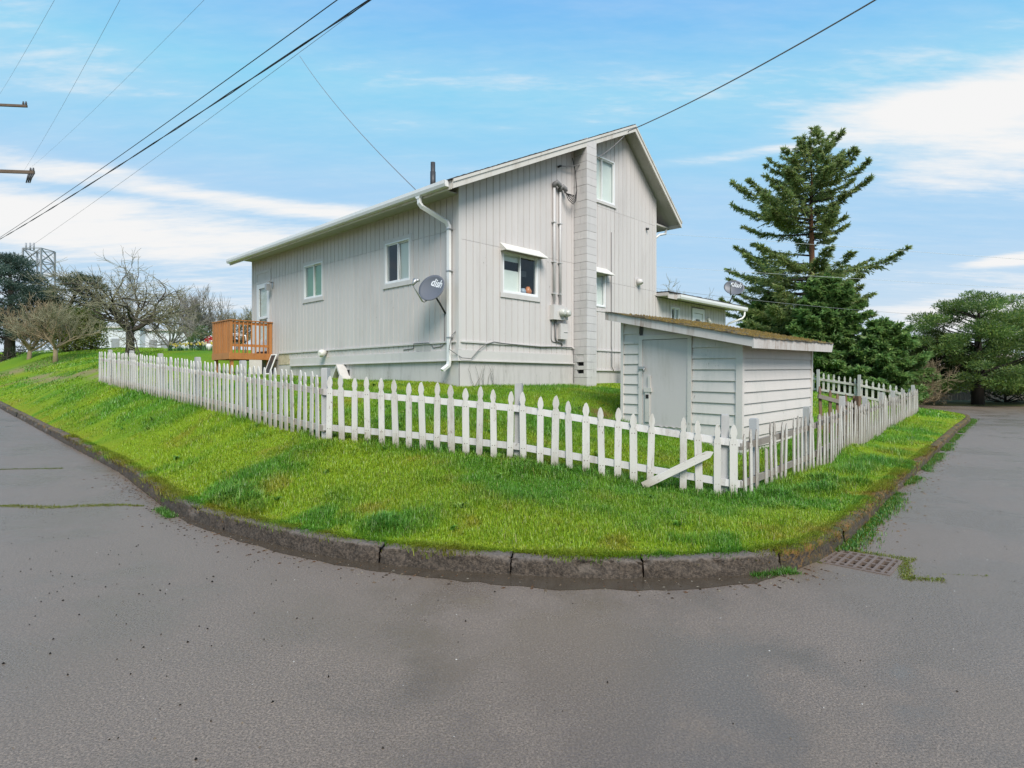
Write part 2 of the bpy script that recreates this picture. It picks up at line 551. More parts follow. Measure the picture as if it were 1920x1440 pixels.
hl = lambda u, v: (-1.15 + U.x * u + V.x * v, 13.0 + U.y * u + V.y * v)   # house-local to world
FB = lambda t: (-2.68 - 0.7133 * t, 8.5 + 0.7009 * t)                      # left run of the fence
pts = []
for i in range(0, len(KP), 9):
    x, y = KP[i] + KN[i] * KERB_W
    pts.append((x, y, float(zroad(*KP[i])) + KERB_H - 0.005))
pts += [(-2.68, 8.5, .72), (-1.3, 8.2, .63), (0, 7.9, .52), (1.0, 7.7, .36), (1.72, 7.5, .23), (2.3, 7.4, .17), (2.785, 7.3, .12), (2.6, 6.6, .14)]
pts += [(*FB(t_), .72 + .0655 * t_ - .00068 * t_ * t_) for t_ in np.arange(1.2, 13.8, 1.25)]
pts += [(3.4, 8.0, .13), (4.1, 8.8, .15), (5.5, 10.35, .17), (7.25, 12.5, .20), (9, 14.7, .22), (10.5, 16.6, .25), (12, 18.5, .28), (13.6, 20.5, .32), (15.2, 22.5, .36)]
pts += [(*hl(0, 0), 1.44), (*hl(2, 0), 1.43), (*hl(4, 0), 1.44), (*hl(5.5, 0), 1.5), (*hl(8, 0), 1.46), (*hl(13, 0), 1.4)]
pts += [(*hl(0, .4), 1.49), (*hl(0, 3), 1.55), (*hl(0, 6), 1.65), (*hl(0, 9), 1.75), (*hl(0, 11), 1.8), (*hl(4, 5), 1.5), (*hl(8, 6), 1.6)]
pts += [(2.145, 11.62, .80), (3.8, 10.0, .36), (6.11, 12.35, .55), (4.46, 13.98, 1.05), (1.6, 12.4, 1.12)]
pts += [(9, 17, .75), (12.3, 25.3, 1.1), (14, 23.9, .75), (8, 20, 1.1), (10.7, 27, 1.3), (18.6, 30, .2)]
pts += [(-14.4, 20.5, 1.82), (-29.8, 35, 1.8), (-22, 28, 1.8), (-15.2, 24, 2.6), (-26.7, 35, 3.0), (-30.5, 38, 3.25), (-16.2, 30, 2.96), (-46.9, 55, 4.1),
        (-28, 45, 3.7), (-20, 40, 3.6), (-40, 60, 4.1), (-60, 110, 4.2), (0, 40, 2.5), (0, 60, 2.5), (10, 45, 1.2), (0, 110, 3)]
CP = np.array(pts)


def _rbf():
    n = len(CP)
    d = np.linalg.norm(CP[:, None, :2] - CP[None, :, :2], axis=2)
    K = np.zeros((n + 3, n + 3))
    K[:n, :n] = -np.sqrt(d ** 2 + 0.49) - 0.004 * np.eye(n)
    P = np.concatenate([np.ones((n, 1)), CP[:, :2]], 1)
    K[:n, n:] = P; K[n:, :n] = P.T
    return np.linalg.solve(K, np.concatenate([CP[:, 2], np.zeros(3)]))


RW = _rbf()


def zlawn(x, y):
    x = np.atleast_1d(np.asarray(x, float)); y = np.atleast_1d(np.asarray(y, float))
    out = np.empty(len(x))
    for i in range(0, len(x), 20000):
        xs, ys = x[i:i + 20000], y[i:i + 20000]
        d = np.sqrt((xs[:, None] - CP[None, :, 0]) ** 2 + (ys[:, None] - CP[None, :, 1]) ** 2 + 0.49)
        out[i:i + 20000] = -d @ RW[:len(CP)] + RW[len(CP)] + RW[len(CP) + 1] * xs + RW[len(CP) + 2] * ys
    return out


def zg(x, y):
    return float(zlawn(x, y)[0])


lawn_poly = [tuple(KP[i] + KN[i] * (KERB_W - 0.01)) for i in range(0, len(KP), 2)] + [(17, 35.5), (12, 41), (30, 110), (-90, 110), (-70, 70)]
LP = np.array(lawn_poly)


def inside(poly, x, y):
    c = np.zeros(len(x), bool)
    n = len(poly)
    for i in range(n):
        x0, y0 = poly[i]; x1, y1 = poly[(i + 1) % n]
        if y0 == y1: continue
        cond = ((y0 > y) != (y1 > y)) & (x < (x1 - x0) * (y - y0) / (y1 - y0) + x0)
        c ^= cond
    return c


def dist_path(x, y, P=KP, step=3):
    Q = P[::step]
    d = np.full(len(x), 1e9)
    for i in range(0, len(x), 20000):
        d[i:i + 20000] = np.sqrt(((x[i:i + 20000, None] - Q[None, :, 0]) ** 2 + (y[i:i + 20000, None] - Q[None, :, 1]) ** 2)).min(1)
    return d


def path_strip(x, y):
    """worn dirt path beyond the left end of the fence: 1 on it, 0 off it"""
    a = np.array((-11.5, 17.9)); b = np.array((-33.0, 38.2))
    d = b - a; L = np.linalg.norm(d); d /= L
    t = (x - a[0]) * d[0] + (y - a[1]) * d[1]
    off = np.abs(-(x - a[0]) * d[1] + (y - a[1]) * d[0]) + 0.35 * (fbm(x * 1.3, y * 1.3, 3, 5) - .5)
    w = 0.42
    return np.clip((w - off) / 0.2, 0, 1) * (t > 0)


def lawn_colour(x, y):
    """own colour of the sward: lush green, yellower mossy patches, bare bits"""
    n1 = fbm(x * 0.55, y * 0.55, 4, 1); n2 = fbm(x * 1.7 + 9, y * 1.7, 3, 2)
    moss = np.clip((n1 * .6 + n2 * .4 - 0.37) * 4.0, 0, 1)
    dk = np.clip(1 - dist_path(x, y) / 1.1, 0, 1)
    moss = np.clip(moss + dk * 0.7 * (n2 > .35), 0, 1)
    g = np.array((0.128, 0.305, 0.022)); yv = np.array((0.280, 0.405, 0.020)); o = np.array((0.32, 0.24, 0.03))
    c = g[None] * (1 - moss[:, None]) + yv[None] * moss[:, None]
    om = np.clip((fbm(x * 2.1, y * 2.1, 3, 8) - 0.63) * 7, 0, 1) * moss * 0.5 + np.clip(1 - dist_path(x, y) / 0.34, 0, 1) * np.clip((n2 - .36) * 4, 0, .85)
    om = np.clip(om, 0, 1)
    return c * (1 - om[:, None]) + o[None] * om[:, None], moss


# lawn sheet -------------------------------------------------------------------
def lawn_points():
    P = []
    for (x0, x1, y0, y1, st) in ((-7, 8, 4.5, 14, 0.22), (-22, 20, 4.5, 34, 0.7), (-90, 30, 4.5, 110, 3.0)):
        gx, gy = np.meshgrid(np.arange(x0, x1, st), np.arange(y0, y1, st))
        q = np.stack([gx.ravel(), gy.ravel()], 1) + rng.uniform(-.2, .2, (gx.size, 2)) * st
        if P:
            for (a0, a1, b0, b1, s_) in done:
                q = q[~((q[:, 0] > a0) & (q[:, 0] < a1) & (q[:, 1] > b0) & (q[:, 1] < b1))]
        else:
            done = []
        done.append((x0, x1, y0, y1, st))
        P.append(q)
    q = np.concatenate(P)
    q = q[inside(LP, q[:, 0], q[:, 1])]
    dd = np.sqrt(((q[:, None, :] - LP[None, ::2, :]) ** 2).sum(2)).min(1) if len(q) < 30000 else np.ones(len(q))
    return q[dd > 0.12]


q = lawn_points()
nb = len(LP)
coords = [Vector(p) for p in LP] + [Vector((a, b)) for a, b in q]
res = delaunay_2d_cdt(coords, [], [list(range(nb))], 1, 1e-5)
vx = np.array([(v.x, v.y) for v in res[0]])
lz = zlawn(vx[:, 0], vx[:, 1])
lz += (fbm(vx[:, 0] * 2.2, vx[:, 1] * 2.2, 3, 4) - .5) * 0.06 * (dist_path(vx[:, 0], vx[:, 1]) > 0.4)
lc, lm = lawn_colour(vx[:, 0], vx[:, 1])
lc = lc * 0.62
pp = path_strip(vx[:, 0], vx[:, 1])[:, None]
lc = lc * (1 - pp) + np.array((0.21, 0.175, 0.09))[None] * pp
# the bare bank of earth between house and shed
bk = np.exp(-(((vx[:, 0] - 1.75) / .35) ** 2 + ((vx[:, 1] - 11.75) / .4) ** 2))[:, None]
lc = lc * (1 - bk) + np.array((0.12, 0.065, 0.03))[None] * bk
lawn = np_mesh('lawn', np.concatenate([vx, lz[:, None]], 1), np.array([f for f in res[2]]), M['soil'], col=lc, smooth=True)
tag(lawn, kind='structure')

# far ground and road ------------------------------------------------------------
m, T, out = new_mat('far_ground')
tcx = T.n('ShaderNodeTexCoord')
nz = T.noise(tcx.outputs['Object'], 0.4, 6, 0.6)
finish(T, out, T.mix(nz, (0.07, 0.10, 0.025), (0.13, 0.12, 0.06)), 0.95, nz, 0.3, 0.1)
M['farground'] = m
g = MB()
g.add([(-1500, -1500, -0.45), (1500, -1500, -0.45), (1500, 1500, -0.45), (-1500, 1500, -0.45)], [(0, 1, 2, 3)])
tag(g.build('ground', M['farground']), kind='structure')

m, T, out = new_mat('wet_asphalt')
tcx = T.n('ShaderNodeTexCoord')
vec = tcx.outputs['Object']
grit = T.noise(vec, 85, 3, 0.8, 0, '2D')
grit2 = T.noise(vec, 30, 3, 0.65, 0, '2D')
vor = T.n('ShaderNodeTexVoronoi'); T.t.links.new(vec, vor.inputs[0]); vor.inputs['Scale'].default_value = 95
wet = T.noise(vec, 0.45, 4, 0.6, 0, '2D')
wet2 = T.noise(T.mapping(vec, (1, 1, 1), (4, 9, 0)), 1.9, 4, 0.6, 0, '2D')
wetf = T.ramp(T.m('ADD', T.m('MULTIPLY', wet, 0.7), T.m('MULTIPLY', wet2, 0.3)), 0.42, 0.62)
base = T.mix(T.ramp(grit, 0.32, 0.70), (0.098, 0.071, 0.050), (0.280, 0.214, 0.160))
base = T.mix(T.ramp(grit2, 0.35, 0.70, 0, 0.5), base, (0.145, 0.111, 0.086))
stone = T.ramp(vor.outputs['Distance'], 0.0, 0.22, 0.6, 0.0)
base = T.mix(T.m('MULTIPLY', stone, T.ramp(T.noise(vec, 20, 2, .6, 0, '2D'), .5, .6)), base, (0.34, 0.29, 0.25))
base = T.mix(T.m('MULTIPLY', wetf, 0.24), base, (0.092, 0.070, 0.053))
brown = T.ramp(T.noise(T.mapping(vec, (1, 1, 1), (2, 3, 0)), 0.8, 3, 0.6, 0, '2D'), 0.45, 0.75, 0, 0.4)
base = T.mix(brown, base, (0.155, 0.117, 0.083))
# damp hollow of the crossing, in front of the kerb: the film of water fills the grain
sp2 = T.n('ShaderNodeSeparateXYZ'); T.t.links.new(vec, sp2.inputs[0])
ex = T.m('DIVIDE', T.m('SUBTRACT', sp2.outputs[0], 0.55), 1.5); ey = T.m('DIVIDE', T.m('SUBTRACT', sp2.outputs[1], 3.3), 1.45)
hol = T.m('SUBTRACT', 1.25, T.m('SQRT', T.m('ADD', T.m('MULTIPLY', ex, ex), T.m('MULTIPLY', ey, ey))))
hol = T.ramp(T.m('ADD', hol, T.m('MULTIPLY', T.m('SUBTRACT', wet2, 0.5), 1.9)), 0.15, 0.95)
base = T.mix(T.m('MULTIPLY', hol, 0.42), base, (0.070, 0.052, 0.038))
rough = T.m('ADD', T.ramp(wetf, 0, 1, 0.36, 0.20), T.m('MULTIPLY', grit, 0.16))
rough = T.m('SUBTRACT', rough, T.m('MULTIPLY', hol, 0.20))
hgt = T.m('MULTIPLY', T.m('ADD', T.m('ADD', T.m('MULTIPLY', grit, 0.6), T.m('MULTIPLY', grit2, 0.8)), T.m('MULTIPLY', vor.outputs['Distance'], -0.6)), T.ramp(hol, 0, 1, 1.0, 0.35))
finish(T, out, base, rough, hgt, 0.55, 0.006, spec=0.6)
M['asphalt'] = m

GR = (3.06, 5.27); GR_ROT = R(47); GR_S = 0.27          # storm drain
def grate_w(a, b, z=0.0):
    return (GR[0] + a * math.cos(GR_ROT) - b * math.sin(GR_ROT), GR[1] + a * math.sin(GR_ROT) + b * math.cos(GR_ROT), z)
hole = [grate_w(-GR_S, -GR_S)[:2], grate_w(GR_S, -GR_S)[:2], grate_w(GR_S, GR_S)[:2], grate_w(-GR_S, GR_S)[:2]]
gx = np.concatenate([np.arange(-70, -12, 4.0), np.arange(-12, 14, 0.5), np.arange(14, 90, 4.0)])
gy = np.concatenate([np.arange(-14, 0, 2.0), np.arange(0, 12, 0.5), np.arange(12, 44, 2.0)])
mx_, my_ = np.meshgrid(gx, gy)
rp = np.stack([mx_.ravel(), my_.ravel()], 1)
rp = rp[(np.hypot(rp[:, 0] - GR[0], rp[:, 1] - GR[1]) > 0.45)]
coords = [Vector(p) for p in hole] + [Vector(p) for p in rp]
res = delaunay_2d_cdt(coords, [(0, 1), (1, 2), (2, 3), (3, 0)], [], 0, 1e-5)
vx = np.array([(v.x, v.y) for v in res[0]])
tr = np.array(res[2])
cen = vx[tr].mean(1)
tr = tr[~inside(hole, cen[:, 0], cen[:, 1])]
rz = zroad(vx[:, 0], vx[:, 1])
road = np_mesh('road', np.concatenate([vx, rz[:, None]], 1), tr, M['asphalt'], smooth=True)
tag(road, kind='structure')

# far verge across the cross street
vg = [(14.0, 43.9), (19, 38.5), (27, 35.6), (40, 34.0), (70, 32.0), (95, 31), (95, 70), (0, 70)]
me_v = [Vector(p) for p in vg]
gx, gy = np.meshgrid(np.arange(5, 94, 1.5), np.arange(31, 70, 1.5))
qq = np.stack([gx.ravel(), gy.ravel()], 1) + rng.uniform(-.4, .4, (gx.size, 2))
qq = qq[inside(vg, qq[:, 0], qq[:, 1])]
res = delaunay_2d_cdt([Vector(p) for p in vg] + [Vector(p) for p in qq], [], [list(range(len(vg)))], 1, 1e-5)
vx = np.array([(v.x, v.y) for v in res[0]])
n_ = fbm(vx[:, 0] * .5, vx[:, 1] * .5, 4, 21)
cv = np.array((0.20, 0.165, 0.12))[None] * (1 - n_[:, None]) + np.array((0.10, 0.13, 0.03))[None] * n_[:, None]
dn = np.clip((vx[:, 1] - 36.5) / 3, 0, 1)
tag(np_mesh('verge', np.concatenate([vx, (0.02 + 0.10 * dn)[:, None]], 1), np.array(res[2]), M['soil'], col=cv, smooth=True), kind='structure')

# kerb ---------------------------------------------------------------------------
m, T, out = new_mat('old_kerb_concrete')
tcx = T.n('ShaderNodeTexCoord')
vec = tcx.outputs['Object']
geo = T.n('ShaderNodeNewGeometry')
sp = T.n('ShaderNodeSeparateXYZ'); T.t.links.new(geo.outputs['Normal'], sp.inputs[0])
n1 = T.noise(vec, 3, 6, 0.65); n2 = T.noise(vec, 40, 5, 0.7); n3 = T.noise(vec, 120, 3, 0.7)
c = T.mix(T.ramp(n2, 0.35, 0.7), (0.026, 0.018, 0.012), (0.118, 0.088, 0.064))
c = T.mix(T.ramp(n3, 0.58, 0.75, 0, 0.5), c, (0.18, 0.16, 0.145))
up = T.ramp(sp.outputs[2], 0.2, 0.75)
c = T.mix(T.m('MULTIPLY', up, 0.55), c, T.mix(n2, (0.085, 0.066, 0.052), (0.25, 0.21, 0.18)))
at = T.n('ShaderNodeAttribute', attribute_name='col')
spc = T.n('ShaderNodeSeparateColor'); T.t.links.new(at.outputs['Color'], spc.inputs[0])
mossf = T.ramp(T.m('ADD', T.m('MULTIPLY', n1, 0.40), T.m('ADD', T.m('MULTIPLY', n2, 0.75), T.m('MULTIPLY', spc.outputs[0], 0.38))), 0.78, 0.92)
mc = T.mix(T.ramp(T.noise(vec, 8, 4, .6), .4, .62), (0.055, 0.050, 0.012), (0.17, 0.085, 0.012))
c = T.mix(mossf, c, mc)
finish(T, out, c, T.m('SUBTRACT', 0.85, T.m('MULTIPLY', n2, 0.25)), T.m('ADD', n2, T.m('MULTIPLY', n3, 0.6)), 0.9, 0.012)
M['kerb'] = m

kerb = empty('kerb', (0, 0, 0), kind='structure')
# joints at distances along the path; kerb stones about 1 to 3 m long
bounds = [0.0]
near = [p for p in ((-6.3, 9.65), (-4.55, 7.75), (-3.02, 6.34), (-1.2, 5.2), (0.02, 4.9), (1.05, 4.81), (2.3, 5.04), (3.25, 5.88), (4.5, 7.36), (5.6, 8.7), (7.0, 10.4))]
js = sorted(float(KS[np.argmin(np.hypot(KP[:, 0] - a, KP[:, 1] - b))]) for a, b in near)
s = 3.0
while s < js[0] - 1: bounds.append(s); s += random.uniform(2.4, 3.4)
bounds += js
s = js[-1] + 2.6
while s < KS[-1] - 1: bounds.append(s); s += random.uniform(2.2, 3.2)
bounds.append(KS[-1])
prof = [(-0.012, -0.06), (-0.010, 0.02), (-0.004, 0.06), (0.002, 0.10), (0.006, 0.132), (0.014, KERB_H - .004), (0.034, KERB_H + .002), (0.075, KERB_H + .003), (0.12, KERB_H + .001), (KERB_W, KERB_H - .004), (KERB_W + .01, -0.06)]
for bi in range(len(bounds) - 1):
    s0, s1 = bounds[bi] + 0.006, bounds[bi + 1] - 0.006
    jit = (random.uniform(-.012, .012), random.uniform(-.010, .008))
    mid = (s0 + s1) / 2
    xm = float(np.interp(mid, KS, KP[:, 0])); ym = float(np.interp(mid, KS, KP[:, 1]))
    close = math.hypot(xm, ym) < 14
    n = max(3, int((s1 - s0) / (0.03 if close else 0.12)))
    ss = np.linspace(s0, s1, n)
    X = np.interp(ss, KS, KP[:, 0]); Y = np.interp(ss, KS, KP[:, 1]); NX = np.interp(ss, KS, KN[:, 0]); NY = np.interp(ss, KS, KN[:, 1])
    zr = zroad(X, Y)
    vs, mo = [], []
    moss_here = float(np.clip((xm - 1.9) / 0.6, 0, 1)) if xm > 0 else float(np.clip((-xm - 3.2) / 2, 0, .75))
    for k, (o, z) in enumerate(prof):
        rough = 0.019 if 1 <= k <= 8 else 0.0
        dn = (fbm(ss * 13, np.full(n, k * .9 + bi * 3), 4, 31) - .5) * 2 * rough
        # crumbled ends at the joints
        e = np.exp(-np.minimum(ss - s0, s1 - ss) / 0.05) * (0.030 * (0.4 + fbm(ss * 14, np.full(n, k * 2.0), 2, 33)))
        bite = np.clip((fbm(ss * 3.1 + bi * 5, np.full(n, .5), 4, 35) - .60) * 5, 0, 1) * 0.075 * (3 <= k <= 6)
        zz_ = z + jit[1] * (z > 0) + dn * 0.7 - (e + bite * .7) * (k in (4, 5, 6, 7))
        oo = o + jit[0] + dn + (e + bite) * (k <= 5)
        vs.append(np.stack([X + NX * oo, Y + NY * oo, zr + zz_], 1))
        mo.append(np.full(n, moss_here * (1.0 if k >= 4 else 0.66)))
    vs = np.concatenate(vs); mo = np.concatenate(mo)
    K = len(prof)
    tri = []
    i = np.arange(n - 1)
    for k in range(K - 1):
        a = k * n + i; b = a + 1; c_ = (k + 1) * n + i; d = c_ + 1
        tri.append(np.stack([a, c_, b], 1)); tri.append(np.stack([b, c_, d], 1))
    tri = np.concatenate(tri)
    endc = []
    for e0, flip in ((0, 0), (n - 1, 1)):
        for k in range(1, K - 1):
            t_ = (0 * n + e0, k * n + e0, (k + 1) * n + e0)
            endc.append(t_ if not flip else t_[::-1])
    tri = np.concatenate([tri, np.array(endc)])
    np_mesh('kerb_stone', vs, tri, M['kerb'], kerb, col=np.stack([mo, mo, mo], 1), smooth=False)

# ---------------------------------------------------------------- house
house = empty('house', (-1.15, 13.0, 0), A, 'grey two-storey house with vertical siding, saltbox roof and block chimney', 'house')
GBL = lambda u, v, d: (u, -d, v)          # gable wall plane (facing right-front), d outwards
LFT = lambda u, v, d: (-d, u, v)          # long wall plane (facing left-front), d outwards
RIDGE_X, RIDGE_Z, SL, SR = 6.23, 8.88, 0.466, 0.86


def roof_z(x):
    return RIDGE_Z - (RIDGE_X - x) * SL if x < RIDGE_X else RIDGE_Z - (x - RIDGE_X) * SR


def cut_rects(u0, u1, v0, v1, openings):
    """a rectangle minus openings -> list of rectangles"""
    us = sorted({u0, u1} | {min(max(o[0], u0), u1) for o in openings} | {min(max(o[1], u0), u1) for o in openings})
    outr = []
    for a, b in zip(us, us[1:]):
        if b - a < 0.004: continue
        mid = (a + b) / 2
        iv = [(v0, v1)]
        for (o0, o1, p0, p1) in openings:
            if o0 < mid < o1:
                nw = []
                for (c, d) in iv:
                    if p1 <= c or p0 >= d: nw.append((c, d))
                    else:
                        if p0 > c: nw.append((c, p0))
                        if p1 < d: nw.append((p1, d))
                iv = nw
        outr += [(a, b, c, d) for c, d in iv if d - c > 0.01]
    return outr


def siding(wall, plane, u0, u1, v0, top, openings, joints, step=0.2032, gap=0.011, th=0.017, phase=0.0):
    """vertical boards with open grooves; each board is its own object under the wall"""
    rows = [v0] + joints
    u = u0 + phase
    while u < u1 - 0.01:
        b = min(u + step, u1) - gap
        edges = [u, b]
        for (lo, hi) in [(rows[i], rows[i + 1] if i + 1 < len(rows) else None) for i in range(len(rows))]:
            if isinstance(lo, tuple): lo = lo[1]
            tmax = max(top(u), top(b), top((u + b) / 2))
            h = hi if hi is not None else tmax
            lo2 = lo + (0.006 if lo != v0 else 0)
            if h - 0.005 > tmax: h = tmax
            if h <= lo2 + .02: continue
            for (a, bb, c, d) in cut_rects(u, b, lo2, h, openings):
                if bb - a < 0.012: continue
                ta, tb = min(d, top(a)), min(d, top(bb))
                if max(ta, tb) < c + .02: continue
                poly = [(a, c), (bb, c), (bb, tb), (a, ta)]
                if a < RIDGE_X < bb and plane is GBL and d > top(RIDGE_X) - .05 and d > 7:
                    poly = [(a, c), (bb, c), (bb, tb), (RIDGE_X, min(d, top(RIDGE_X))), (a, ta)]
                t_ = th + random.uniform(-.0015, .002)
                mb = MB()
                # front face slightly smaller than the back: eased groove edges
                e = 0.004
                n = len(poly)
                cx = sum(p[0] for p in poly) / n
                fr = [(p[0] + (e if p[0] < cx else -e), p[1]) for p in poly]
                v = [plane(p[0], p[1], 0.001) for p in poly] + [plane(p[0], p[1], t_) for p in fr]
                f = [tuple(range(n, 2 * n))] + [(i, (i + 1) % n, (i + 1) % n + n, i + n) for i in range(n)]
                mb.add(v, f)
                mb.build('board', M['siding'], wall)
        u += step


def make_wall(name, plane, poly_rects, mat=None):
    mb = MB()
    for (a, b, c, ta, tb) in poly_rects:
        mb.prism([(a, c), (b, c), (b, tb), (a, ta)], plane, -0.12)
    return mb.build(name, mat or M['groove'], house)


def window(name, plane, u0, u1, v0, v1, blinds, slider=0.5, trim=0.075, parent=house, lap=True, label=None, room=True):
    """white vinyl slider in a grey timber surround: frame, two panes, meeting rail, blind, dark room"""
    wd = empty(name, (0, 0, 0))
    wd.parent = parent
    if label: wd['label'] = label
    def pr(mb, a, b, c, d, d0, d1):
        p0, p1 = plane(a, c, d0), plane(b, d, d1)
        return mb.box(p0[0], p1[0], p0[1], p1[1], p0[2], p1[2])
    t = trim
    s_ = MB()
    if t:
        for (a, b, c, d) in ((u0 - t, u0, v0 - t, v1 + t * 1.2), (u1, u1 + t, v0 - t, v1 + t * 1.2), (u0, u1, v1, v1 + t * 1.2)):
            pr(s_, a, b, c, d, 0.0, 0.028)
        s_.build('surround', M['trim'], wd)
        sl = MB(); pr(sl, u0 - t, u1 + t, v0 - t - .035, v0 - .002, 0.0, 0.045); sl.build('sill', M['trim'], wd)
    f = MB(); w = 0.035
    for (a, b, c, d) in ((u0, u0 + w, v0, v1), (u1 - w, u1, v0, v1), (u0 + w, u1 - w, v0, v0 + w), (u0 + w, u1 - w, v1 - w, v1)):
        pr(f, a, b, c, d, -0.07, 0.036)
    f.build('frame', M['vinyl'], wd)
    um = u0 + (u1 - u0) * slider
    sashes = ((u0 + w, um + .015, -0.03), (um - .015, u1 - w, 0.0))
    for i, (a, b, dep) in enumerate(sashes):
        fs = MB(); w2 = 0.028
        for (aa, bb, c, d) in ((a, a + w2, v0 + w, v1 - w), (b - w2, b, v0 + w, v1 - w), (a + w2, b - w2, v0 + w, v0 + w + w2), (a + w2, b - w2, v1 - w - w2, v1 - w)):
            pr(fs, aa, bb, c, d, dep - .02, dep + .012)
        so = fs.build('sash', M['vinyl'], wd)
        p = MB()
        q_ = [plane(a + w2, v0 + w + w2, dep), plane(b - w2, v0 + w + w2, dep), plane(b - w2, v1 - w - w2, dep), plane(a + w2, v1 - w - w2, dep)]
        p.add(q_, [(0, 1, 2, 3) if plane is GBL else (3, 2, 1, 0)]); p.build('pane', M['glass'], so)
        kind = blinds[i]
        if kind in ('blind', 'greenblind'):
            bl = MB(); z = v1 - w
            while z > v0 + w + .01:
                p0 = plane(a + .01, z, -.050); p1 = plane(b - .01, z, -.050)
                p2 = plane(b - .01, z - .034, -.060); p3 = plane(a + .01, z - .034, -.060)
                bl.add([p0, p1, p2, p3], [(0, 1, 2, 3)])
                z -= 0.036
            bl.build('blind', M[kind], wd)
        elif kind == 'half':
            bl = MB(); pr(bl, a + .01, b - .01, v0 + .02, v0 + (v1 - v0) * .58, -.065, -.055); bl.build('curtain', M['curtain'], wd)
            b2 = MB(); pr(b2, a + .01, b - .01, v1 - (v1 - v0) * .2, v1 - .02, -.065, -.055); b2.build('shade', M['blind'], wd)
        elif kind == 'curtain':
            bl = MB()
            n = 18; v = []
            for k in range(n + 1):
                x = a + (b - a) * k / n; dd = -.062 + .008 * math.sin(k * 1.9)
                v += [plane(x, v0 + .02, dd), plane(x, v1 - .02, dd)]
            bl.add(v, [(2 * k, 2 * k + 2, 2 * k + 3, 2 * k + 1) for k in range(n)], True)
            bl.build('curtain', M['curtain'], wd)
    # the room behind: open-fronted dark box
    if room:
        rm = MB()
        D = 0.9
        c8 = [plane(a, c, d) for d in (-.13, -D) for c in (v0 - .1, v1 + .1) for a in (u0 - .1, u1 + .1)]
        rm.add(c8, [(4, 5, 7, 6), (0, 1, 5, 4), (2, 6, 7, 3), (0, 4, 6, 2), (1, 3, 7, 5)])
        rm.build('interior', M['room'], wd)
    return wd


# gable wall ---------------------------------------------------------------------
wtop = lambda u: roof_z(u) - 0.17
op_g = [(1.31 - .07, 2.52 + .07, 3.61 - .1, 4.57 + .08), (4.62, 5.78, 6.53, 7.76), (4.55, 5.34, 3.60, 4.54)]
op_hole = [(1.31, 2.52, 3.61, 4.57), (4.62, 5.78, 6.53, 7.76), (4.55, 5.34, 3.60, 4.54)]
rects = []
us = sorted({0, 8.0, RIDGE_X} | {o[0] for o in op_hole} | {o[1] for o in op_hole})
for a, b in zip(us, us[1:]):
    mid = (a + b) / 2
    iv = sorted((o[2], o[3]) for o in op_hole if o[0] < mid < o[1])
    z = 1.2
    for c, d in iv:
        rects.append((a, b, z, c, c)); z = d
    rects.append((a, b, z, wtop(a), wtop(b)))
wg = make_wall('wall', GBL, rects)
wg['label'] = 'gable wall of vertical grey boards'
siding(wg, GBL, 0.0, 3.95, 2.22, wtop, op_g, [4.64])
siding(wg, GBL, 4.38, 8.0, 1.86, wtop, op_g, [4.32, 6.36])
# long left wall -----------------------------------------------------------------
op_l = [(1.75 - .07, 2.78 + .07, 3.95 - .1, 4.95 + .08), (5.95 - .07, 7.05 + .07, 3.97 - .1, 4.97 + .08), (9.44 - .08, 10.42 + .08, 2.30, 4.78 + .42)]
op_lh = [(1.75, 2.78, 3.95, 4.95), (5.95, 7.05, 3.97, 4.97), (9.44, 10.42, 2.55, 4.78)]
WTOP_L = 5.86
rects = []
us = sorted({0, 10.84} | {o[0] for o in op_lh} | {o[1] for o in op_lh})
for a, b in zip(us, us[1:]):
    mid = (a + b) / 2
    iv = sorted((o[2], o[3]) for o in op_lh if o[0] < mid < o[1])
    z = 1.2
    for c, d in iv:
        rects.append((a, b, z, c, c)); z = d
    rects.append((a, b, z, WTOP_L, WTOP_L))
wl = make_wall('wall', LFT, rects)
wl['label'] = 'long left wall of vertical grey boards'
siding(wl, LFT, 0.0, 10.84, 2.22, lambda u: WTOP_L - .05, op_l, [4.86])
# hidden walls that close the house
wb = MB()
wb.prism([(0, 1.2), (8, 1.2), (8, wtop(8)), (RIDGE_X, wtop(RIDGE_X)), (0, wtop(0))], lambda u, v, d: (u, 10.84 + d, v), -0.1)
wb.build('wall', M['groove'], house)
wr = MB(); wr.box(7.9, 8.0, 0.12, 10.74, 1.2, wtop(8.0)); wr.build('wall', M['siding'], house)
# foundation, water table, trims
fo = MB(); fo.box(0.02, 3.95, -0.004, 0.0, 1.0, 2.03); fo.box(-0.004, 0.0, 0.0, 10.84, 1.0, 2.23)
fo.build('foundation', M['foundation'], house)
fo = MB(); fo.box(4.38, 8.0, -0.004, 0.0, 1.0, 1.87); fo.build('foundation', M['foundation'], house)
t = MB(); t.box(-0.05, 3.93, -0.04, 0.0, 2.02, 2.235); t.box(-.075, 3.93, -.065, 0.0, 1.995, 2.02); t.build('water_table', M['trim'], house)
t = MB(); t.box(-0.04, 0.0, 0.002, 7.95, 2.02, 2.235); t.box(-.065, 0.0, .002, 7.95, 1.997, 2.02); t.build('water_table', M['trim'], house)
t = MB(); t.box(0.02, 3.93, -.05, 0.0, 2.40, 2.435); t.build('trim_strip', M['trim'], house)
t = MB(); t.box(-.05, 0.0, .05, 8.75, 2.40, 2.435); t.build('trim_strip', M['trim'], house)
t = MB(); t.box(4.40, 8.0, -.05, 0.0, 2.38, 2.415); t.build('trim_strip', M['trim'], house)
t = MB(); t.box(4.40, 8.0, -.05, 0.0, 1.83, 1.865); t.build('trim_strip', M['trim'], house)
t = MB(); t.box(-0.028, 0.055, -0.028, 0.0, 2.24, wtop(0) - .02); t.box(-0.028, 0.0, 0.0, 0.07, 2.24, 5.7); t.build('corner_board', M['trim'], house)
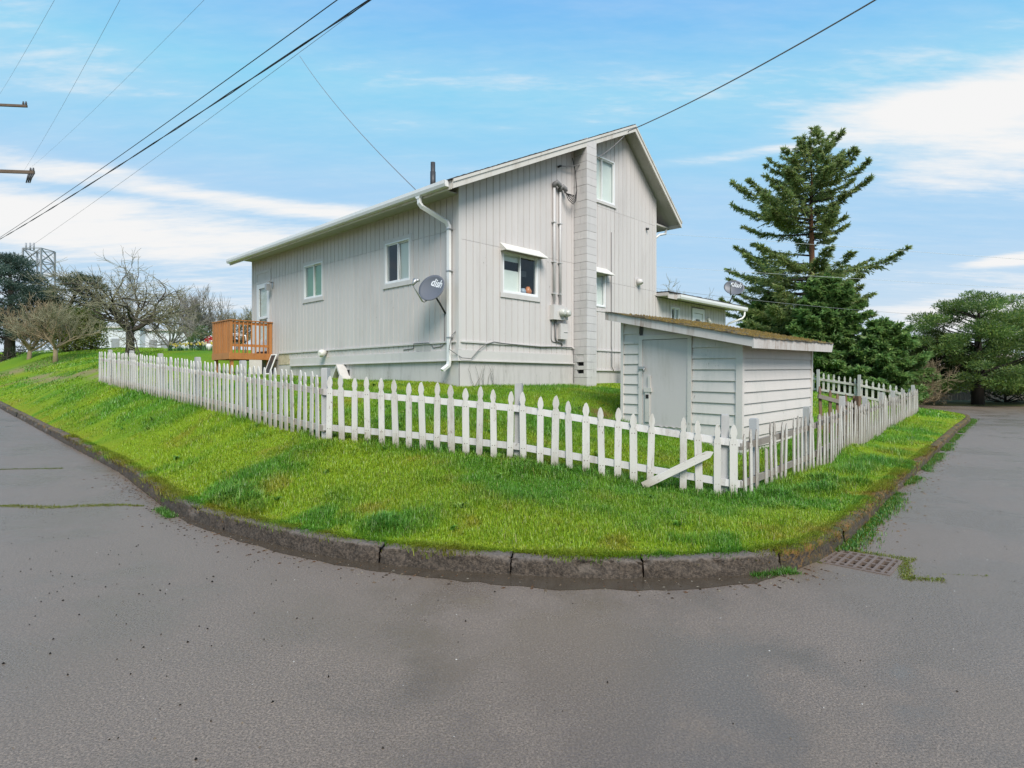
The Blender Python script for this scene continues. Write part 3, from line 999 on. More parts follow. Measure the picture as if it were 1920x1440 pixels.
t = MB(); t.box(-0.028, 0.0, 10.76, 10.86, 2.24, 5.8); t.build('corner_board', M['trim'], house)
t = MB(); t.box(7.93, 8.028, -0.028, 0.0, 4.2, wtop(8)); t.build('corner_board', M['trim'], house)
# bare patch of rubble foundation beside the deck
t = MB(); t.box(-.02, 0, 8.05, 8.8, 2.06, 2.38)
t.build('bare_foundation', plain_mat('bare_stone', (0.50, 0.42, 0.30), 0.9, 0, 0.5, 9, 0.8), house)
# vent plates in the left wall band
t = MB(); t.box(-.022, 0, .95, 1.22, 2.245, 2.40); t.box(-.022, 0, 1.26, 1.5, 2.245, 2.40); t.build('vent_plate', M['soffit'], house)
# windows
w1 = window('window', GBL, 1.31, 2.52, 3.61, 4.57, ('half', 'dark'))
w2 = window('window', GBL, 4.62, 5.78, 6.53, 7.76, ('curtain', 'curtain'), trim=0.0)
t = MB(); t.box(4.62, 5.85, -.05, 0, 6.46, 6.53); t.build('sill', M['trim'], w2)
w3 = window('window', GBL, 4.55, 5.34, 3.60, 4.54, ('curtain', 'curtain'), trim=0.0)
t = MB(); t.box(4.5, 5.40, -.03, 0, 3.47, 3.50); t.build('sill', M['trim'], w3)
w4 = window('window', LFT, 1.75, 2.78, 3.95, 4.95, ('blind', 'dark'))
t = MB(); t.tube([(0.02, 2.25, 4.9), (0.02, 2.18, 4.0)], 0.016, 4); t.build('sash_stick', M['vinyl'], w4)
w5 = window('window', LFT, 5.95, 7.05, 3.97, 4.97, ('greenblind', 'greenblind'))
t = MB()
n = 14; v = []
for k in range(n + 1):                       # pale curtain pulled across the pane
    zz_ = 4.02 + .9 * k / n
    v += [(0.06, 6.42 - .10 * math.sin(k / n * 3.1), zz_), (0.06, 6.50, zz_)]
t.add(v, [(2 * k, 2 * k + 1, 2 * k + 3, 2 * k + 2) for k in range(n)])
t.build('curtain', M['curtain'], w5)
# things standing on the kitchen sill, behind the glass
t = MB(); t.tube([(2.3, 0.10, 3.66), (2.3, 0.10, 3.75), (2.3, .10, 3.82), (2.3, .10, 3.86)], [.07, .10, .06, .04], 10)
t.build('orange_vase', plain_mat('orange_glaze', (0.55, 0.18, 0.07), 0.3), w1)
t = MB(); t.tube([(2.12, 0.10, 3.66), (2.12, 0.10, 3.74), (2.12, .10, 3.80)], [.08, .08, .05], 10)
t.build('glass_jar', plain_mat('blue_grey_glaze', (0.32, 0.36, 0.45), 0.3), w1)
t = MB(); t.box(1.95, 2.05, 0.14, 0.18, 3.66, 4.2); t.box(2.0, 2.3, 0.16, 0.18, 4.1, 4.24); t.build('dark_shelf', M['darkmetal'], w1)
# awnings (sloping hoods over two windows)
def awning(u0, u1, z):
    a = MB()
    p = [(u0, 0.0, z + .20), (u1, 0.0, z + .20), (u1 + .05, -.26, z), (u0 - .05, -.26, z)]
    q_ = [(x, y, zz - .02) for x, y, zz in p]
    a.add(p + q_, [(0, 3, 2, 1), (4, 5, 6, 7), (0, 4, 7, 3), (1, 2, 6, 5), (3, 7, 6, 2), (0, 1, 5, 4)])
    a.add([(u0, 0, z + .18), (u0 - .05, -.25, z - .018), (u0, 0, z - .0)], [(0, 1, 2)])
    a.add([(u1, 0, z + .18), (u1, 0, z), (u1 + .05, -.25, z - .018)], [(0, 1, 2)])
    return a.build('awning', M['awning'], house)
awning(1.24, 2.60, 4.57)
awning(4.50, 5.42, 4.50)
# storm door on the long wall
dr = empty('door'); dr.parent = house
t = MB()
for (a, b, c, d) in ((9.36, 9.44, 2.5, 5.12), (10.42, 10.50, 2.5, 5.12), (9.44, 10.42, 4.78, 4.86), (9.36, 10.50, 5.12, 5.20)):
    t.box(-.035, 0, a, b, c, d)
t.build('door_frame', M['trim'], dr)
t = MB(); t.box(-.02, 0.02, 9.44, 10.42, 4.86, 5.12); t.build('transom_panel', M['siding'], dr)
t = MB()
for (a, b, c, d) in ((9.45, 9.62, 2.52, 4.77), (10.24, 10.41, 2.52, 4.77), (9.62, 10.24, 4.62, 4.77), (9.62, 10.24, 2.52, 2.9), (9.62, 10.24, 3.60, 3.68)):
    t.box(-.045, -.005, a, b, c, d)
t.build('storm_leaf', M['vinyl'], dr)
for c, d in ((2.9, 3.60), (3.68, 4.62)):
    t = MB(); t.add([(-.02, 9.62, c), (-.02, 10.24, c), (-.02, 10.24, d), (-.02, 9.62, d)], [(3, 2, 1, 0)]); t.build('pane', M['glass'], dr)
t = MB(); t.box(0.03, 0.05, 9.5, 10.4, 2.5, 4.77); t.build('inner_leaf', M['curtain'], dr)
t = MB(); t.tube([(-.05, 9.55, 3.45), (-.10, 9.55, 3.45), (-.10, 9.55, 3.6), (-.05, 9.55, 3.6)], 0.012, 6); t.build('handle', M['darkmetal'], dr)
# block chimney ------------------------------------------------------------------
ch = empty('chimney'); ch.parent = house
CX0, CX1, CD = 3.96, 4.38, 0.43
z = 1.25; k = 0
slots = []
while z < 8.2:
    h = 0.2
    top = roof_z(CX0) - .12
    if z + 0.05 > top: break
    zt = min(z + h - .007, roof_z(CX1) - .13)
    e = random.uniform(-.003, .003)
    b = MB()
    if 1.45 < z < 2.1:                          # clean-out blocks with a slot in the left face
        b.box(CX0 + .14, CX1, -CD + e, 0, z, zt)
        b.box(CX0, CX0 + .14, -CD + e, 0, z, z + .10)
        b.box(CX0, CX0 + .14, -.10, 0, z + .10, zt); b.box(CX0, CX0 + .14, -CD + e, -.33, z + .10, zt)
    elif k % 2:
        b.box(CX0 + e, CX1 - e, -CD + e, 0, z, zt)
    else:
        b.box(CX0 + e, CX1 - e, -CD + e, -CD * .5 - .004, z, zt); b.box(CX0 + e, CX1 - e, -CD * .5 + .004, 0, z, zt)
    b.build('block', M['block'], ch)
    z += h; k += 1
b = MB(); b.box(CX0 + .012, CX1 - .012, -CD + .012, 0, 1.2, 2.4 - .95); b.box(CX0 + .012, CX1 - .012, -CD + .012, 0, 2.1, wtop(CX0) - .1)
b.build('mortar', M['foundation'], ch)
b = MB(); b.box(CX0 + .10, CX0 + .139, -.34, -.09, 1.5, 2.2); b.build('cleanout_void', M['black'], ch)
# roof ---------------------------------------------------------------------------
YF, YB, XE, XR = -0.40, 11.5, -0.52, 8.88
roof = empty('roof'); roof.parent = house
def slab(xa, xb, t0, t1, y0, y1, name, mat):
    p = [(xa, roof_z(xa) - t0), (xb, roof_z(xb) - t0), (xb, roof_z(xb) - t1), (xa, roof_z(xa) - t1)]
    return MB().prism(p, lambda u, v, d: (u, y0 + d, v), y1 - y0).build(name, mat, roof)
slab(XE, RIDGE_X, 0.035, 0.11, YF + .03, YB - .03, 'roof_deck', M['soffit'])
slab(RIDGE_X, XR, 0.035, 0.11, YF + .03, YB - .03, 'roof_deck', M['soffit'])
# shingle courses: each strip laps the one below, edges a little uneven
def courses(xa, xb, sgn):
    L = abs(xb - xa); n = int(L / 0.17)
    for k in range(n + 1):
        x0 = xa + sgn * 0.17 * k
        x1 = x0 + sgn * 0.24
        if sgn > 0: x1 = min(x1, RIDGE_X)
        else: x1 = max(x1, RIDGE_X)
        mb = MB(); m_ = 46; v = []
        for j in range(m_ + 1):
            y = YF - .035 + (YB - YF + .05) * j / m_
            o = random.uniform(-.012, .012)
            xx = x0 + o
            zt = roof_z(xx) + .006 + random.uniform(-.004, .006)
            v += [(xx, y, zt - .022), (xx, y, zt), (x1, y, roof_z(x1) - .018)]
        f = []
        for j in range(m_):
            f += [(3 * j, 3 * j + 1, 3 * j + 4, 3 * j + 3), (3 * j + 1, 3 * j + 2, 3 * j + 5, 3 * j + 4)]
        f += [(0, 2, 1), (3 * m_, 3 * m_ + 1, 3 * m_ + 2)]
        mb.add(v, f).build('shingle_course', M['shingle'], roof)
courses(XE - .05, RIDGE_X, 1)
courses(XR + .03, RIDGE_X, -1)
# barge boards along the rake, front and back
for (y0, y1) in ((YF - .025, YF + .012), (YB - .012, YB + .025)):
    for xa, xb in ((XE, RIDGE_X), (RIDGE_X, XR)):
        p = [(xa, roof_z(xa) - .03), (xb, roof_z(xb) - .03), (xb, roof_z(xb) - .215), (xa, roof_z(xa) - .215)]
        MB().prism(p, lambda u, v, d: (u, y0 + d, v), y1 - y0).build('barge_board', M['cream'], roof)
        p = [(xa, roof_z(xa) - .022), (xb, roof_z(xb) - .022), (xb, roof_z(xb) - .085), (xa, roof_z(xa) - .085)]
        if y0 < 0: MB().prism(p, lambda u, v, d: (u, y0 - .02 + d, v), .019).build('drip_board', M['cream'], roof)
# eave fascia
ze = roof_z(XE)
MB().box(XE - .012, XE + .02, YF + .02, YB - .02, ze - .22, ze - .04).build('fascia', M['cream'], roof)
zr_ = roof_z(XR)
MB().box(XR - .02, XR + .012, YF + .02, YB - .02, zr_ - .20, zr_ - .03).build('fascia', M['cream'], roof)
# boxed right eave: level soffit and a slim bracket
p = [(8.03, roof_z(8.03) - .12), (8.20, roof_z(8.20) - .12), (8.20, roof_z(8.85) - .16), (8.03, roof_z(8.85) - .16)]
MB().prism([(8.04, roof_z(8.85) - .16), (8.86, roof_z(8.85) - .16), (8.86, roof_z(8.86) - .20), (8.04, roof_z(8.86) - .20)], lambda u, v, d: (u, 0.0 + d, v), 10.8).build('soffit_panel', M['soffit'], roof)
MB().box(XE + .02, 0.0, 0.02, 10.8, 5.60, 5.625).build('soffit_panel', M['soffit'], roof)
# gutter on the long eave
gt = MB()
prof_g = [(0, .0), (0, .13), (.012, .13), (.012, .012), (.10, .012), (.115, .06), (.115, .12), (.13, .13), (.13, .06), (.11, 0)]
def gutter(mb, fn, L, n=1):
    k = len(prof_g)
    v = [fn(a, b, 0) for a, b in prof_g] + [fn(a, b, L) for a, b in prof_g]
    mb.add(v, [(i, (i + 1) % k, (i + 1) % k + k, i + k) for i in range(k)] + [tuple(range(k)), tuple(range(2 * k - 1, k - 1, -1))])
    cap = [(0, 0), (0.11, 0), (.13, .06), (.13, .13), (0, .13)]
    for d, e in ((0, .004), (L, -.004)):
        mb.prism(cap, lambda u, v_, dd: fn(u, v_, d + dd), e)
gutter(gt, lambda a, b, l: (XE - .014 - a, -0.32 + l, ze - .175 + b), 11.75)
gobj = gt.build('gutter', M['gutter'], house)
ds = MB()
def flat_tube(mb, pts, w, h):
    for a, b in zip(pts, pts[1:]):
        d = (Vector(b) - Vector(a)).normalized()
        mb.bar(Vector(a) - d * .012, Vector(b) + d * .012, w, h, up=(1, 0, 0.02))
flat_tube(ds, [(-.60, .62, 5.60), (-.60, .60, 5.40), (-.56, .57, 5.33), (-.12, .26, 5.02), (-.085, .235, 4.93), (-.085, .23, 1.98), (-.10, .235, 1.90), (-.24, .26, 1.80)], .085, .062)
dso = ds.build('downspout', M['gutter'], gobj)
t = MB(); t.prism([(.50, 5.62), (.76, 5.62), (.665, 5.50), (.575, 5.50)], lambda u, v, d: (-.565 - d, u, v), .075); t.build('outlet', M['gutter'], gobj)
for z in (4.86, 3.95, 2.5):
    MB().box(-.125, -.018, .17, .29, z, z + .022).build('strap', M['galv'], gobj)
# flue pipe above the eave
t = MB(); t.tube([(0.35, 1.35, 5.9), (0.35, 1.35, 6.72)], 0.055, 12); t.tube([(0.35, 1.35, 6.0), (.35, 1.35, 6.5)], .065, 12); t.build('vent_pipe', M['darkmetal'], house)
# right gutter end + short leader at the back of the right eave
t = MB(); t.tube([(8.75, .05, 6.42), (8.7, .05, 6.25), (8.3, .03, 6.15), (8.06, .03, 6.0)], .035, 8); t.build('leader', M['gutter'], house)


# wing at the right-hand end -------------------------------------------------------
op_w = [(8.92, 9.46, 3.25, 3.93), (10.33, 11.2, 1.7, 4.02)]
wtopw = lambda u: 4.16
us = sorted({8.0, 12.87} | {o[0] for o in op_w} | {o[1] for o in op_w})
rects = []
for a, b in zip(us, us[1:]):
    iv = sorted((o[2], o[3]) for o in op_w if o[0] < (a + b) / 2 < o[1])
    z = 1.1
    for c, d in iv:
        rects.append((a, b, z, c, c)); z = d
    rects.append((a, b, z, 4.16, 4.16))
ww = make_wall('wall', GBL, rects)
ww['label'] = 'low wing wall of vertical grey boards'
siding(ww, GBL, 8.03, 12.87, 1.7, wtopw, [(o[0] - .05, o[1] + .05, o[2] - .06, o[3] + .05) for o in op_w], [], 0.2032)
MB().box(12.77, 12.868, .12, 6.0, 1.1, 4.3).build('wall', M['siding'], house)
window('window', GBL, 8.92, 9.46, 3.25, 3.93, ('dark', 'blind'), trim=0.045)
d2 = empty('door'); d2.parent = house
t = MB()
for (a, b, c, d) in ((10.33, 10.45, 1.7, 4.02), (11.08, 11.2, 1.7, 4.02), (10.45, 11.08, 3.86, 4.02)): t.box(a, b, -.03, .06, c, d)
t.build('door_frame', M['vinyl'], d2)
t = MB()
for (a, b, c, d) in ((10.46, 10.60, 1.7, 3.85), (10.93, 11.07, 1.7, 3.85), (10.60, 10.93, 3.66, 3.85), (10.60, 10.93, 1.7, 2.6)): t.box(a, b, 0.0, .04, c, d)
t.build('door_leaf', M['vinyl'], d2)
t = MB(); t.add([(10.60, .02, 2.6), (10.93, .02, 2.6), (10.93, .02, 3.66), (10.60, .02, 3.66)], [(0, 1, 2, 3)]); t.build('pane', M['glass'], d2)
t = MB(); t.box(10.3, 11.2, .5, .52, 1.7, 4.0); t.build('interior', M['room'], d2)
wr_ = empty('roof'); wr_.parent = house; wr_['label'] = 'low roof of the wing'
MB().prism([(-.42, 4.17), (6.0, 4.42), (6.0, 4.52), (-.42, 4.27)], lambda u, v, d: (8.03 + d, u, v), 5.45).build('roof_deck', M['soffit'], wr_)
t = MB(); v = []
for j in range(41):
    x = 8.02 + 5.48 * j / 40
    o = random.uniform(-.015, .015)
    v += [(x, -.47 + o, 4.265 + random.uniform(0, .02)), (x, -.47 + o, 4.295 + random.uniform(0, .02)), (x, 6.0, 4.56)]
t.add(v, [(3 * j, 3 * j + 3, 3 * j + 4, 3 * j + 1) for j in range(40)] + [(3 * j + 1, 3 * j + 4, 3 * j + 5, 3 * j + 2) for j in range(40)])
t.build('shingle_course', M['shingle'], wr_)
MB().box(8.03, 13.5, -.44, -.42, 4.09, 4.26).build('fascia', M['shedrake'], wr_)
t = MB(); gutter(t, lambda a, b, l: (8.55 + l, -.442 - a, 4.115 + b), 4.97); g2 = t.build('gutter', M['gutter'], house)
t = MB(); t.tube([(13.38, -.5, 4.12), (13.38, -.5, 3.95), (13.30, -.45, 3.84), (12.98, -.08, 3.66), (12.93, -.05, 3.6), (12.93, -.05, 1.7)], .036, 8); t.build('downspout', M['gutter'], g2)
t = MB(); t.tube([(11.42, -.02, 3.72), (11.42, -.10, 3.70)], .05, 10); t.tube([(11.42, -.08, 3.70), (11.42, -.12, 3.58)], [.04, .065], 10); t.build('wall_lamp', M['awning'], house)

# fixtures on the gable wall
mt = empty('electric_meter', (0, 0, 0)); mt.parent = house
for u, zt in ((3.10, 6.46), (3.335, 6.40)):
    t = MB(); t.tube([(u, -.06, 3.44), (u, -.06, zt)], .034, 10); c_ = t.build('conduit', M['conduit'], mt)
    t = MB(); t.tube([(u, -.06, zt - .02), (u, -.07, zt + .06), (u + .05, -.11, zt + .11), (u + .12, -.13, zt + .06), (u + .15, -.13, zt)], [.045, .065, .07, .06, .045], 10); t.build('weatherhead', M['greycable'], c_)
    for z in (5.55, 4.55, 3.75):
        MB().box(u - .06, u + .06, -.10, -.02, z, z + .025).build('strap', M['conduit'], c_)
t = MB(); t.box(2.97, 3.36, -.16, -.018, 3.10, 3.47); t.build('meter_box', M['trim'], mt)
for u in (3.26, 3.46):
    t = MB(); t.tube([(u, -.12, 3.28), (u, -.20, 3.28), (u, -.26, 3.28), (u, -.29, 3.28)], [.095, .095, .085, .04], 14); t.build('meter_dial', plain_mat('meter_glass', (0.5, 0.5, 0.46), 0.15), mt)
t = MB(); t.box(3.37, 3.55, -.14, -.018, 3.12, 3.44); t.build('meter_box', M['trim'], mt)
t = MB(); t.box(3.27, 3.55, -.13, -.018, 2.62, 3.02); t.box(3.40, 3.555, -.145, -.13, 2.80, 2.815); t.build('breaker_box', M['trim'], mt)
t = MB(); t.tube([(3.16, -.05, 3.10), (3.16, -.05, 2.66), (3.20, -.05, 2.56), (3.40, -.05, 2.54), (3.42, -.05, 2.46)], .022, 8); t.build('conduit', M['greycable'], mt)
t = MB()
for k in range(5):
    o = .03 * k
    t.tube([(3.36 + .04 * (k % 2), -.17, 6.42 - .02 * k), (3.5 + o, -.2 - .02 * k, 6.18 + o), (3.66, -.22, 6.10 + .05 * k), (3.80 - .2 * o, -.2, 6.22 + .03 * k), (3.86, -.18, 6.5), (3.84, -.15, 7.0), (3.78, -.1, 7.35)], .011, 5)
t.build('service_loop', M['cable'], mt)
t = MB(); t.tube([(3.30, -.02, 7.02), (3.30, -.12, 7.02)], .03, 8); t.build('insulator', M['darkmetal'], mt)
t = MB(); t.tube([(3.02, -.03, 3.1), (3.02, -.03, 2.62), (3.06, -.03, 2.55), (3.2, -.03, 2.53)], .010, 5); t.build('cable', M['greycable'], mt)
# vent hood, small lamp, cables on the gable wall
t = MB(); t.box(6.82, 7.10, -.03, -.018, 4.38, 4.62); t.tube([(6.97, -.03, 4.50), (6.97, -.12, 4.49), (6.97, -.16, 4.44)], [.10, .095, .06], 12); t.build('vent_hood', M['trim'], house)
t = MB(); t.tube([(7.45, -.02, 6.18), (7.45, -.10, 6.16)], .035, 8); t.build('wall_lamp', M['darkmetal'], house)
cb = MB()
cb.tube([(5.62, -.03, 5.75), (5.62, -.028, 4.4), (5.62, -.028, 2.55), (5.60, -.06, 2.40), (5.60, -.06, 1.95), (5.68, -.06, 1.84)], .012, 5); cb.build('cable', M['greycable'], house)
cb = MB()
cb.tube([(.24, .0, 2.9), (-.10, .12, 2.55), (-.14, .16, 2.25), (.0, -.10, 2.06), (.28, -.09, 2.05), (.5, -.08, 2.24), (.72, -.07, 2.38), (1.0, -.06, 2.45), (1.3, -.055, 2.43), (2.0, -.055, 2.41), (2.6, -.06, 2.40), (3.1, -.06, 2.42), (3.5, -.06, 2.43), (3.8, -.055, 2.43), (3.88, -.05, 2.38), (3.90, -.05, 2.0), (3.90, -.05, 1.5)], .010, 5)
cb.build('cable', M['greycable'], house)
cb = MB(); cb.tube([(-.02, .47, 3.05), (-.025, .46, 2.5), (-.03, .47, 2.38), (-.03, .55, 2.33), (-.03, .85, 2.31), (-.03, .92, 2.38), (-.055, 1.0, 2.43), (-.055, 1.55, 2.43), (-.03, 1.6, 2.32), (-.03, 2.0, 2.3)], .009, 5); cb.build('cable', M['greycable'], house)
# floodlight and porch lamp on the long wall
t = MB(); t.tube([(-.02, 5.73, 2.36), (-.12, 5.73, 2.34), (-.20, 5.70, 2.32), (-.26, 5.68, 2.31)], [.05, .10, .11, .06], 12); t.build('floodlight', M['awning'], house)
t = MB(); t.box(-.04, -.018, 9.16, 9.26, 4.55, 4.75); t.tube([(-.04, 9.21, 4.72), (-.16, 9.21, 4.74), (-.2, 9.21, 4.70)], .014, 6); t.box(-.26, -.14, 9.15, 9.27, 4.46, 4.66)
t.build('porch_lamp', M['galv'], house)
# A-framed hood over a crawl-space vent
t = MB()
for s_ in (-1, 1):
    t.prism([(4.72, 2.0), (4.72 + s_ * .30, 1.58), (4.72 + s_ * .25, 1.55), (4.72, 1.92)], lambda u, v, d: (-.28 + d, u, v), .28)
t.build('vent_hood', M['trim'], house)
t = MB(); t.box(-.02, -.006, 4.5, 4.94, 1.45, 1.85); t.build('vent_opening', M['black'], house)
# dry vine stalks at the foot of the corner
t = MB()
for k in range(9):
    u = .35 + .09 * k + random.uniform(-.05, .05); z = 1.42; p = []
    x = u
    for j in range(6):
        p.append((x, -.03 - .008 * j, z)); z += random.uniform(.07, .14); x += random.uniform(-.07, .07)
    t.tube(p, [.007, .006, .005, .004, .003, .002], 4, False)
vine = t.build('dry_vine', M['greybranch'])
vine.location = house.location; vine.rotation_euler = house.rotation_euler
tag(vine, 'dry leafless vine stalks on the foundation beside the downspout', 'vine')


# satellite dishes -----------------------------------------------------------------
def satellite_dish(loc, axis, roll, rw, rh, foot, label, feet=()):
    """loc: dish centre (world), axis: viewing direction of the dish, foot: where the mast is fixed"""
    root = empty('satellite_dish', foot, 0, label, 'satellite dish', 'satellite dishes on the house')
    fz = Vector(foot)
    ax = Vector(axis).normalized()
    up = Vector((0, 0, 1)); sx = up.cross(ax).normalized(); sy = ax.cross(sx)
    sx, sy = (sx * math.cos(roll) + sy * math.sin(roll)), (sy * math.cos(roll) - sx * math.sin(roll))
    c = Vector(loc) - fz
    dep = 0.075
    P = lambda a, b, o=0.0: c + sx * a + sy * b + ax * (dep * ((a / rw) ** 2 + (b / rh) ** 2) - dep + o)
    mb = MB(); v = []; f = []
    NR, NA = 7, 40
    for o in (0.0, -0.012):
        for i in range(NR + 1):
            for k in range(NA):
                t_ = 2 * math.pi * k / NA; r_ = i / NR
                v.append(P(rw * r_ * math.cos(t_), rh * r_ * math.sin(t_), o))
    n1 = (NR + 1) * NA
    for s_ in (0, 1):
        for i in range(NR):
            for k in range(NA):
                k2 = (k + 1) % NA
                q_ = (s_ * n1 + i * NA + k, s_ * n1 + (i + 1) * NA + k, s_ * n1 + (i + 1) * NA + k2, s_ * n1 + i * NA + k2)
                f.append(q_ if not s_ else q_[::-1])
    for k in range(NA):
        k2 = (k + 1) % NA
        f.append((NR * NA + k, n1 + NR * NA + k, n1 + NR * NA + k2, NR * NA + k2))
    mb.add(v, f, True).build('reflector', M['dishgrey'], root)
    refl = root.children[0] if root.children else None
    # lettering printed on the reflector
    cu = bpy.data.curves.new('lettering', 'FONT'); cu.body = 'dish'; cu.size = rw * 0.62; cu.align_x = 'CENTER'; cu.extrude = 0.0; cu.offset = 0.006; cu.shear = 0.15
    tmp = bpy.data.objects.new('lettering_tmp', cu); COL.objects.link(tmp)
    dg = bpy.context.evaluated_depsgraph_get(); dg.update()
    me = bpy.data.meshes.new_from_object(tmp.evaluated_get(dg))
    COL.objects.unlink(tmp); bpy.data.objects.remove(tmp)
    for vv in me.vertices:
        vv.co = P(vv.co.x + rw * .12, vv.co.y + rh * .22, .004)
    me.materials.clear(); me.materials.append(M['lettering'])
    link('lettering', me, root)
    # feed arm and LNB in front of the dish, mast behind
    low = P(0, -rh, -.01)
    focus = c + ax * 0.50 - sy * (rh * .62)
    mb = MB(); back = c - ax * .14 - sy * rh * .55
    mb.tube([back, low - sy * .04, low - sy * .05 + ax * .05, focus], .018, 7); mb.build('feed_arm', M['galv'], root)
    mb = MB(); mb.tube([focus - ax * .01 - sy * .02, focus + sy * .09 - ax * .03, focus + sy * .14 - ax * .08], [.03, .045, .032], 8); mb.tube([focus + sy * .12 - sx * .08 - ax * .05, focus + sy * .12 + sx * .08 - ax * .05], .03, 8)
    mb.build('receiver', M['galv'], root)
    mb = MB(); mb.bar(c - ax * (dep + .012), c - ax * .16, .14, .16); mb.build('bracket', M['darkmetal'], root)
    mb = MB(); mb.tube([(0, 0, 0), tuple((Vector((0, 0, 0)) + (c - ax * .14)) * .5 + Vector((0, 0, -.05))), tuple(c - ax * .14 - Vector((0, 0, .12))), tuple(c - ax * .14)], .021, 8)
    for ft in feet: mb.tube([(0, 0, 0), ft], .012, 6)
    mb.build('mast', M['darkmetal'], root)
    return root

wl_ = lambda x, y, z: tuple(Matrix.Translation(house.location) @ Matrix.Rotation(A, 4, 'Z') @ Vector((x, y, z)))
satellite_dish(wl_(-.42, .42, 3.58), (-.50, -.76, .36), R(-18), .37, .31, wl_(-.03, .42, 3.05), 'large grey satellite dish on the left wall beside the white downspout')
satellite_dish(wl_(13.05, -.25, 4.98), (-.42, -.86, .32), R(-20), .37, .28, wl_(12.95, -.1, 4.36), 'small grey satellite dish on the roof of the low wing')

# ---------------------------------------------------------------- deck porch
deck = empty('deck_porch', wl_(-.02, 9.24, zg(*wl_(-.6, 9.9, 0)[:2])), A, 'small orange-stained timber porch deck below the white storm door', 'deck')
dz0 = zg(*wl_(-.6, 9.9, 0)[:2])
DW, DL, DF, DT = 1.34, 1.46, 2.42 - dz0, 3.42 - dz0       # out, along, floor, rail top
for k in range(10):
    MB().box(-DW + .02, -.02, .02 + k * .142, .02 + k * .142 + .136, DF - .03, DF).build('deck_board', M['deck'], deck)
for (x, y) in ((-DW + .045, .045), (-DW + .045, DL - .045), (-.06, .045)):
    MB().box(x - .045, x + .045, y - .045, y + .045, DF - .03, DT).build('rail_post', M['deck'], deck)
for (x, y) in ((-DW + .09, .09), (-DW + .09, DL - .09), (-.10, .09), (-.10, DL - .09)):
    MB().box(x - .045, x + .045, y - .045, y + .045, -.2, DF - .03).build('leg', M['deck'], deck)
MB().box(-DW, 0, -.02, 0.0, DF - .20, DF).build('skirt_board', M['deck'], deck)
MB().box(-DW - .02, -DW, -.02, DL, DF - .20, DF).build('skirt_board', M['deck'], deck)
MB().box(-DW, 0, DL, DL + .02, DF - .20, DF).build('skirt_board', M['deck'], deck)
MB().box(-DW - .02, 0, -.03, .075, DT, DT + .028).build('top_rail', M['deck'], deck)
MB().box(-DW - .02, -DW + .075, .076, DL, DT, DT + .028).build('top_rail', M['deck'], deck)
MB().box(-DW + .09, -.1, .03, .065, DT - .11, DT - .03).build('rail', M['deck'], deck)
MB().box(-DW + .09, -.1, .03, .065, DF + .20, DF + .28).build('rail', M['deck'], deck)
MB().box(-DW + .03, -DW + .065, .09, DL - .09, DT - .11, DT - .03).build('rail', M['deck'], deck)
for k in range(9):
    x = -DW + .16 + k * .128
    MB().box(x - .017, x + .017, -.006, .029, DF + .002, DT - .002).build('baluster', M['deck'], deck)
for k in range(9):
    y = .15 + k * .145
    MB().box(-DW - .006, -DW + .029, y - .035, y + .035, DF + .002, DT - .002).build('baluster', M['deck'], deck)
MB().box(-.75, -.35, -.012, .0, -.25, DF - .20).build('kick_panel', M['trim'], deck)
# white-framed garden chair with dark slats on the deck
cw = wl_(-.85, 9.95, dz0 + DF + .002)
chair = empty('garden_chair', cw, A + R(60), 'white-framed chair with a dark seat on the orange deck', 'chair')
for (x, y) in ((-.22, -.2), (.22, -.2), (-.22, .22), (.22, .22)):
    MB().tube([(x, y, 0), (x, y, .40 if y < 0 else .80)], .022, 8).build('leg', M['vinyl'], chair)
MB().box(-.24, .24, -.22, .24, .38, .43).build('seat', M['darkmetal'], chair)
t = MB(); n = 12; v = []
for k in range(n + 1):
    a = math.pi * k / n
    v += [(-.23 * math.cos(a), .20, .44), (-.23 * math.cos(a), .24, .46 + .38 * math.sin(a) ** .5)]
t.add(v, [(2 * k, 2 * k + 2, 2 * k + 3, 2 * k + 1) for k in range(n)]).build('backrest', M['darkmetal'], chair)
for s_ in (-1, 1):
    MB().tube([(.23 * s_, -.22, .40), (.25 * s_, -.2, .60), (.25 * s_, .22, .62)], .025, 8).build('armrest', M['vinyl'], chair)
# window screen leaning on the wall at the deck
sc_ = empty('window_screen', wl_(-.34, 8.95, zg(*wl_(-.34, 8.95, 0)[:2])), A, 'narrow framed window screen leaning on the wall beside the deck', 'screen')
hh = 2.44 - zg(*wl_(-.34, 8.95, 0)[:2])
sc_.rotation_euler = (0, math.atan2(.26, hh), A)
for (a, b, c, d) in ((-.02, .02, -.2, -.165), (-.02, .02, .165, .2)): MB().box(-.012, .012, c, d, 0, hh).build('frame', M['vinyl'], sc_)
for z in (0, hh - .035): MB().box(-.012, .012, -.165, .165, z, z + .035).build('frame', M['vinyl'], sc_)
MB().box(-.003, .003, -.165, .165, .035, hh - .035).build('mesh_panel', M['darkmetal'], sc_)


